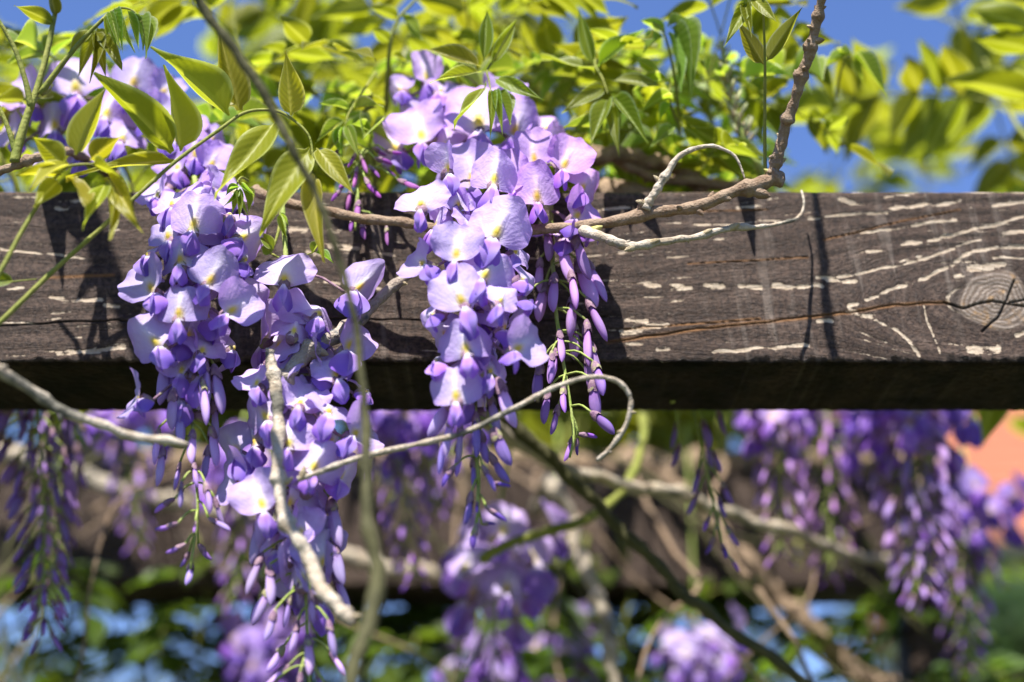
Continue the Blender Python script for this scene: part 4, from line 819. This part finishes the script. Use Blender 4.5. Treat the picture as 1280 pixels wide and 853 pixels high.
hand_leaf('small fresh green leaf shoot hanging below the brown branch', [(352, 256, .026), (350, 280, .034), (345, 300, .038), (338, 318, .04)],
          [(349, 268, 358, 300, 10, 'c'), (350, 266, 362, 282, 8, 's'), (342, 312, 322, 288, 18, 'c'), (340, 316, 326, 308, 16, 'c'), (390, 318, 402, 298, 12, 'c'), (395, 316, 418, 326, 10, 's')], .04, r0=.0012, young=True, extra_stems=[(.0006, [(340, 318, .04), (362, 326, .04), (395, 314, .04)])])
hand_leaf('young light green leaf with spread leaflets hanging over the mauve flowers', [(650, 70, -.03), (632, 62, .0), (618, 75, .03), (609, 88, .036), (611, 100, .038), (614, 116, .04)],
          Z([(592, 247, 372, 165, 78, 'c'), (602, 226, 615, 32, 62, 'c'), (630, 236, 728, 62, 56, 'c'), (592, 265, 408, 292, 50, 'c', .012), (610, 315, 492, 472, 62, 'c', .015), (642, 290, 808, 352, 56, 'c', .012), (628, 338, 627, 505, 40, 'c', .012), (640, 338, 672, 492, 40, 'c', .012), (652, 336, 708, 455, 42, 's', .012)], 400, 0, s1), .038, r0=.0009, tint=(1.05,1.2,1.4))
hand_leaf('pale-edged green leaf with hanging leaflets above the beam, right of the mauve flowers', [(735, 55, -.03), (742, 70, -.005), (745, 84, .008), (753, 98, .012), (760, 118, .014)],
          Z([(1010, 260, 812, 215, 70, 'c'), (1022, 246, 1192, 103, 74, 'c'), (1050, 318, 900, 397, 62, 'c', .01), (1065, 360, 990, 528, 75, 'c', .012), (1072, 296, 1268, 296, 60, 'c', .01), (1067, 362, 1092, 545, 50, 'c', .012), (1080, 356, 1207, 522, 70, 'c', .012), (1005, 235, 948, 30, 60, 'c')], 400, 0, s1), .012, r0=.0011, tint=(1.05,1.2,1.4))
hand_leaf('small bright leaf beside the dark olive stem above the magenta buds', [(470, 90, -.02), (450, 120, .01), (436, 142, .02), (432, 156, .022)],
          Z([(110, 402, -5, 372, 50, 'u'), (90, 440, -20, 520, 52, 'c'), (95, 445, 10, 580, 45, 'c'), (120, 458, 208, 500, 50, 'c'), (100, 460, 142, 575, 48, 'c'), (92, 460, 70, 580, 42, 'c'), (120, 400, 240, 380, 60, 'u')], 400, 0, s1), .02, r0=.0008, young=True)
hand_leaf('curving leaf stem with broad leaflets beside the mauve flowers', [(482, 140, -.04), (484, 100, -.02), (488, 55, -.01), (497, 25, -.008), (515, 5, -.01), (530, -12, -.01)],
          Z([(240, 390, 100, 350, 60, 'u'), (245, 380, 140, 420, 50, 'u'), (260, 160, 190, 100, 60, 'u'), (290, 70, 180, 20, 70, 'u'), (300, 60, 380, 150, 70, 'u'), (265, 200, 330, 230, 50, 'u')], 400, 0, s1), -.012, r0=.0014)
s3 = 2.667
hand_leaf('thin upright green shoot with a pair of leaves next to the rough brown branch', [(957, 222, .054), (956, 190, .058), (956, 130, .070), (956, 70, .085), (954, 16, .097), (952, -20, .105)],
          Z([(365, -5, 294, 132, 52, 'c', .01), (352, 15, 372, 124, 42, 'c', .01), (375, -5, 452, 60, 48, 'c', .01), (412, 215, 322, 65, 70, 'u', -.01, .081), (420, 208, 542, 18, 58, 'u', -.01, .082), (395, 10, 330, -60, 50, 'u')], 800, 0, s3), .097, r0=.0010)
hand_leaf('fresh leaf of pale-edged leaflets drooping behind the rough brown branch', [(1045, 120, -.05), (1050, 95, -.03), (1056, 75, -.02), (1064, 70, -.018)],
          Z([(700, 180, 590, 235, 50, 'c'), (705, 185, 660, 160, 40, 'u'), (710, 190, 830, 305, 56, 'c', .01), (712, 185, 780, 230, 44, 'c'), (708, 195, 745, 280, 40, 'c'), (695, 185, 620, 195, 40, 'u')], 800, 0, s3), -.018, r0=.0009, young=True)
hand_leaf('bright young leaf with overlapping pale leaflets above the curled twig', [(850, 170, -.05), (846, 120, -.01), (838, 70, .005), (828, 38, .01), (815, 28, .01)],
          Z([(110, 100, 190, 305, 62, 'c', .012), (95, 110, 150, 290, 48, 'c', .012), (100, 95, 225, 100, 40, 'u'), (90, 90, 165, 55, 44, 'u'), (85, 105, 0, 60, 50, 'u'), (80, 120, 0, 170, 56, 'u'), (100, 270, -30, 290, 56, 'c'), (110, 330, 0, 360, 50, 'c'), (105, 345, 60, 400, 44, 'c'), (115, 420, 30, 490, 48, 'c'), (70, 250, -20, 190, 48, 'u')], 800, 0, s3), .004, r0=.0010, young=True, extra_stems=[(.0009, [(849, 160, -.04), (838, 130, .0), (838, 100, .004)])])
# fuzzy cream flower spike not yet open
ys = Raceme('fuzzy cream flower spike still in tight bud above the cut stub', [VR(962), P(950, 212, -.03), P(938, 188, -.028), P(925, 160, -.025), P(915, 125, -.022), P(908, 92, -.02), P(902, 52, -.02)], r0=.0028, tint=(1.5, 1.9, .9, 1))
for k in range(46):
    f_ = .40 + .6 * k / 46; c = ys.at(f_); a = k * 2.4; o_ = Vector((math.cos(a), math.sin(a), 0))
    ys.bud(c + o_ * .0012, Vector((o_.x * .6, o_.y * .6, .9)), .0085 * (1.25 - .6 * (k / 46)), 3, tint=(1, 1, 1, 1))

# ================================================================== BACKGROUND FOLIAGE: leafy shoots, copied from prototypes
def proto_shoot(seed, length, nleaf, young=False, lean=(0, 0), droop=0.0):
    rnd = random.Random(seed); parts = []
    pts = [(0, 0, 0)]
    for k in range(1, 6):
        f = k / 5; pts.append((lean[0] * f * f + rnd.uniform(-.01, .01), lean[1] * f * f + rnd.uniform(-.01, .01), length * f - droop * f * f))
    sp = [Vector(q) for q in spline(pts, 24)]; n = len(sp)
    parts.append(('stem', tube('stem', sp, [.0021 * (1 - .7 * k / (n - 1)) for k in range(n)], M_STEM, 6), None, []))
    for i in range(nleaf):
        f = .12 + .86 * (i + .5) / nleaf; b = sp[int(f * (n - 1))]; a = i * 2.4 + rnd.uniform(-.4, .4)
        o_ = Vector((math.cos(a), math.sin(a), 0)); L = rnd.uniform(.11, .19) * (1.1 - .4 * f); q = []
        for k in range(6):
            g = k / 5; q.append(b + o_ * L * g * .85 + Vector((0, 0, L * (.45 * g - .55 * g * g))))
        rs = [Vector(z) for z in spline([tuple(z) for z in q], 9)]; lv = []
        npair = rnd.choice((4, 5, 5)); side = Vector((-o_.y, o_.x, 0))
        for k in range(npair):
            g = .3 + .62 * k / (npair - 1); c = rs[int(g * 8)]
            for sg in (-1, 1):
                ll = rnd.uniform(.040, .058) * (1.08 - .3 * g) * (.8 if young else 1)
                dv = (o_ * .5 + side * sg + Vector((0, 0, rnd.uniform(-.55, .15)))).normalized(); lv.append((c, c + dv * ll, ll * rnd.uniform(.36, .46)))
        e = rs[-1]; lv.append((e, e + (o_ + Vector((0, 0, -.45))).normalized() * .055, .022))
        lf = []
        for (bb, tt, ww) in lv:
            v = tt - bb; nr = Vector((rnd.uniform(-.35, .35), rnd.uniform(-.35, .35), 1)); lf.append((rnd.choice(YOUNG if young else LEAFLETS), basis(v, nr, v.length, ww * 1.1, v.length, bb), rnd.uniform(.75, 1.2)))
        parts.append(('leaf', tube('leaf', rs, [.0008] * 8 + [.0005], M_STEM, 5), None, lf))
    return parts
PROTO = [proto_shoot(11, .34, 8, False, (.05, .03)), proto_shoot(12, .42, 9, False, (-.08, .05)), proto_shoot(13, .28, 7, False, (.10, -.02), .05), proto_shoot(14, .50, 10, False, (.02, .12)), proto_shoot(15, .22, 6, True, (-.05, .0), .02), proto_shoot(16, .38, 8, False, (-.12, -.05), .08)]
HANG = [proto_shoot(21, -.22, 5, False, (.04, -.03)), proto_shoot(22, -.30, 6, False, (-.06, -.02))]
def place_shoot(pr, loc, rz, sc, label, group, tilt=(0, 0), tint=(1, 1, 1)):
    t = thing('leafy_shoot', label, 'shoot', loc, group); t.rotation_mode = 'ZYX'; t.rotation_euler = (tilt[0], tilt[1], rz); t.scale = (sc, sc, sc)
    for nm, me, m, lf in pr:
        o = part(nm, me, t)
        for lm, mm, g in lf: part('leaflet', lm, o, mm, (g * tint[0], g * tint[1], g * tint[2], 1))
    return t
rnd = random.Random(5)
# tangle of bare twigs hanging and crossing under the canopy
for i in range(36):
    x0 = rnd.uniform(-.45, .38); y0 = rnd.uniform(1.0, D2 - .03) if i % 2 else D2 + TH + .004
    a_ = Vector((x0, D2 if y0 < D2 else D2 + TH, ZT + .012)) if i % 2 else Vector((x0, y0, ZB + .07)); pts = [a_]
    q = Vector(a_); dx = rnd.uniform(-.07, .07)
    for k in range(5): q = q + Vector((dx + rnd.uniform(-.03, .03), (y0 - q.y) * .5 + rnd.uniform(-.02, .02), rnd.uniform(-.075, -.03))); pts.append(Vector(q))
    vine('thin bare twig in the shaded tangle under the rear beam', pts, rnd.uniform(.0012, .0028), rnd.choice((M_TWIG, M_OLIVE, M_GNARL)), name='vine_twig', cat='twig', group='twigs tangled under the rear beam', sides=6, taper=.5, n=30)
# close behind the front beam, growing off the gnarled vine
near = [(40, .3), (180, .25), (300, .25), (420, .2), (740, .2), (790, .18), (840, .2), (880, .22)]
for i, (px, hh) in enumerate(near):
    b = P(px, 226, -.065); b.z = ZT + .004
    pr = PROTO[(i * 2 + 2) % 6] if hh >= .25 else PROTO[4 if i % 2 else 2]
    place_shoot(pr, b, rnd.uniform(0, 6.28), {True: .68, False: .6}[hh > .2], 'leafy wisteria shoot growing from the gnarled vine on the front beam', 'shoots on the front beam', (rnd.uniform(-.25, .05), rnd.uniform(-.3, .3)))
for i, px in enumerate((560, 1340, 660)):
    b = P(px, 226, -.065); b.z = ZT + .006
    place_shoot(PROTO[(i * 5 + 1) % 6], b, rnd.uniform(0, 6.28), rnd.uniform(.8, 1.05), 'blurred leafy shoot leaning back off the front beam', 'shoots leaning back off the front beam', (rnd.uniform(-.85, -.55), rnd.uniform(-.25, .25)), (1.1, 1.1, 1))
# on the rear beam: the blurred canopy
k = 0
for i in range(28):
    x = -.60 + .95 * (i + rnd.uniform(0, 1)) / 28; y = D2 + rnd.uniform(-.02, .07)
    pr = PROTO[i % 6]; place_shoot(pr, (x, y, ZT + .012), rnd.uniform(0, 6.28), rnd.uniform(.85, 1.25), 'blurred leafy shoot standing on the rear beam', 'shoots on the rear beam', (rnd.uniform(-.75, .0), rnd.uniform(-.4, .4)), (1.0, 1.02, 1))
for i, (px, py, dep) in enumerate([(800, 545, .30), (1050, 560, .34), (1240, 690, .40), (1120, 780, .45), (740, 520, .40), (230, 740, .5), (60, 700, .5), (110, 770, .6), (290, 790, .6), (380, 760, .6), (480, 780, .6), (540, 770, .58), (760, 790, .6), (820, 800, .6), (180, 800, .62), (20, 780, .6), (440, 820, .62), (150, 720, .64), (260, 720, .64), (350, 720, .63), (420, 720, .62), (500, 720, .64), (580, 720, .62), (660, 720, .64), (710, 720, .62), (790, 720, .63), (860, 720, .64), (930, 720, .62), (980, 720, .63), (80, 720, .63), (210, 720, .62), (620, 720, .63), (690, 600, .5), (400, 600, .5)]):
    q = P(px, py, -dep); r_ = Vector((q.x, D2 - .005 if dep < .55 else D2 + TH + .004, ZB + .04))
    place_shoot(HANG[i % 2], r_, rnd.uniform(0, 6.28), rnd.uniform(.7, 1.0), 'leafy shoot hanging in shade from the rear beam', 'shoots under the rear beam', (rnd.uniform(0, .5), rnd.uniform(-.3, .3)), (.38, .55, .6))  # dark tint puts the canopy's shade into the leaf colour
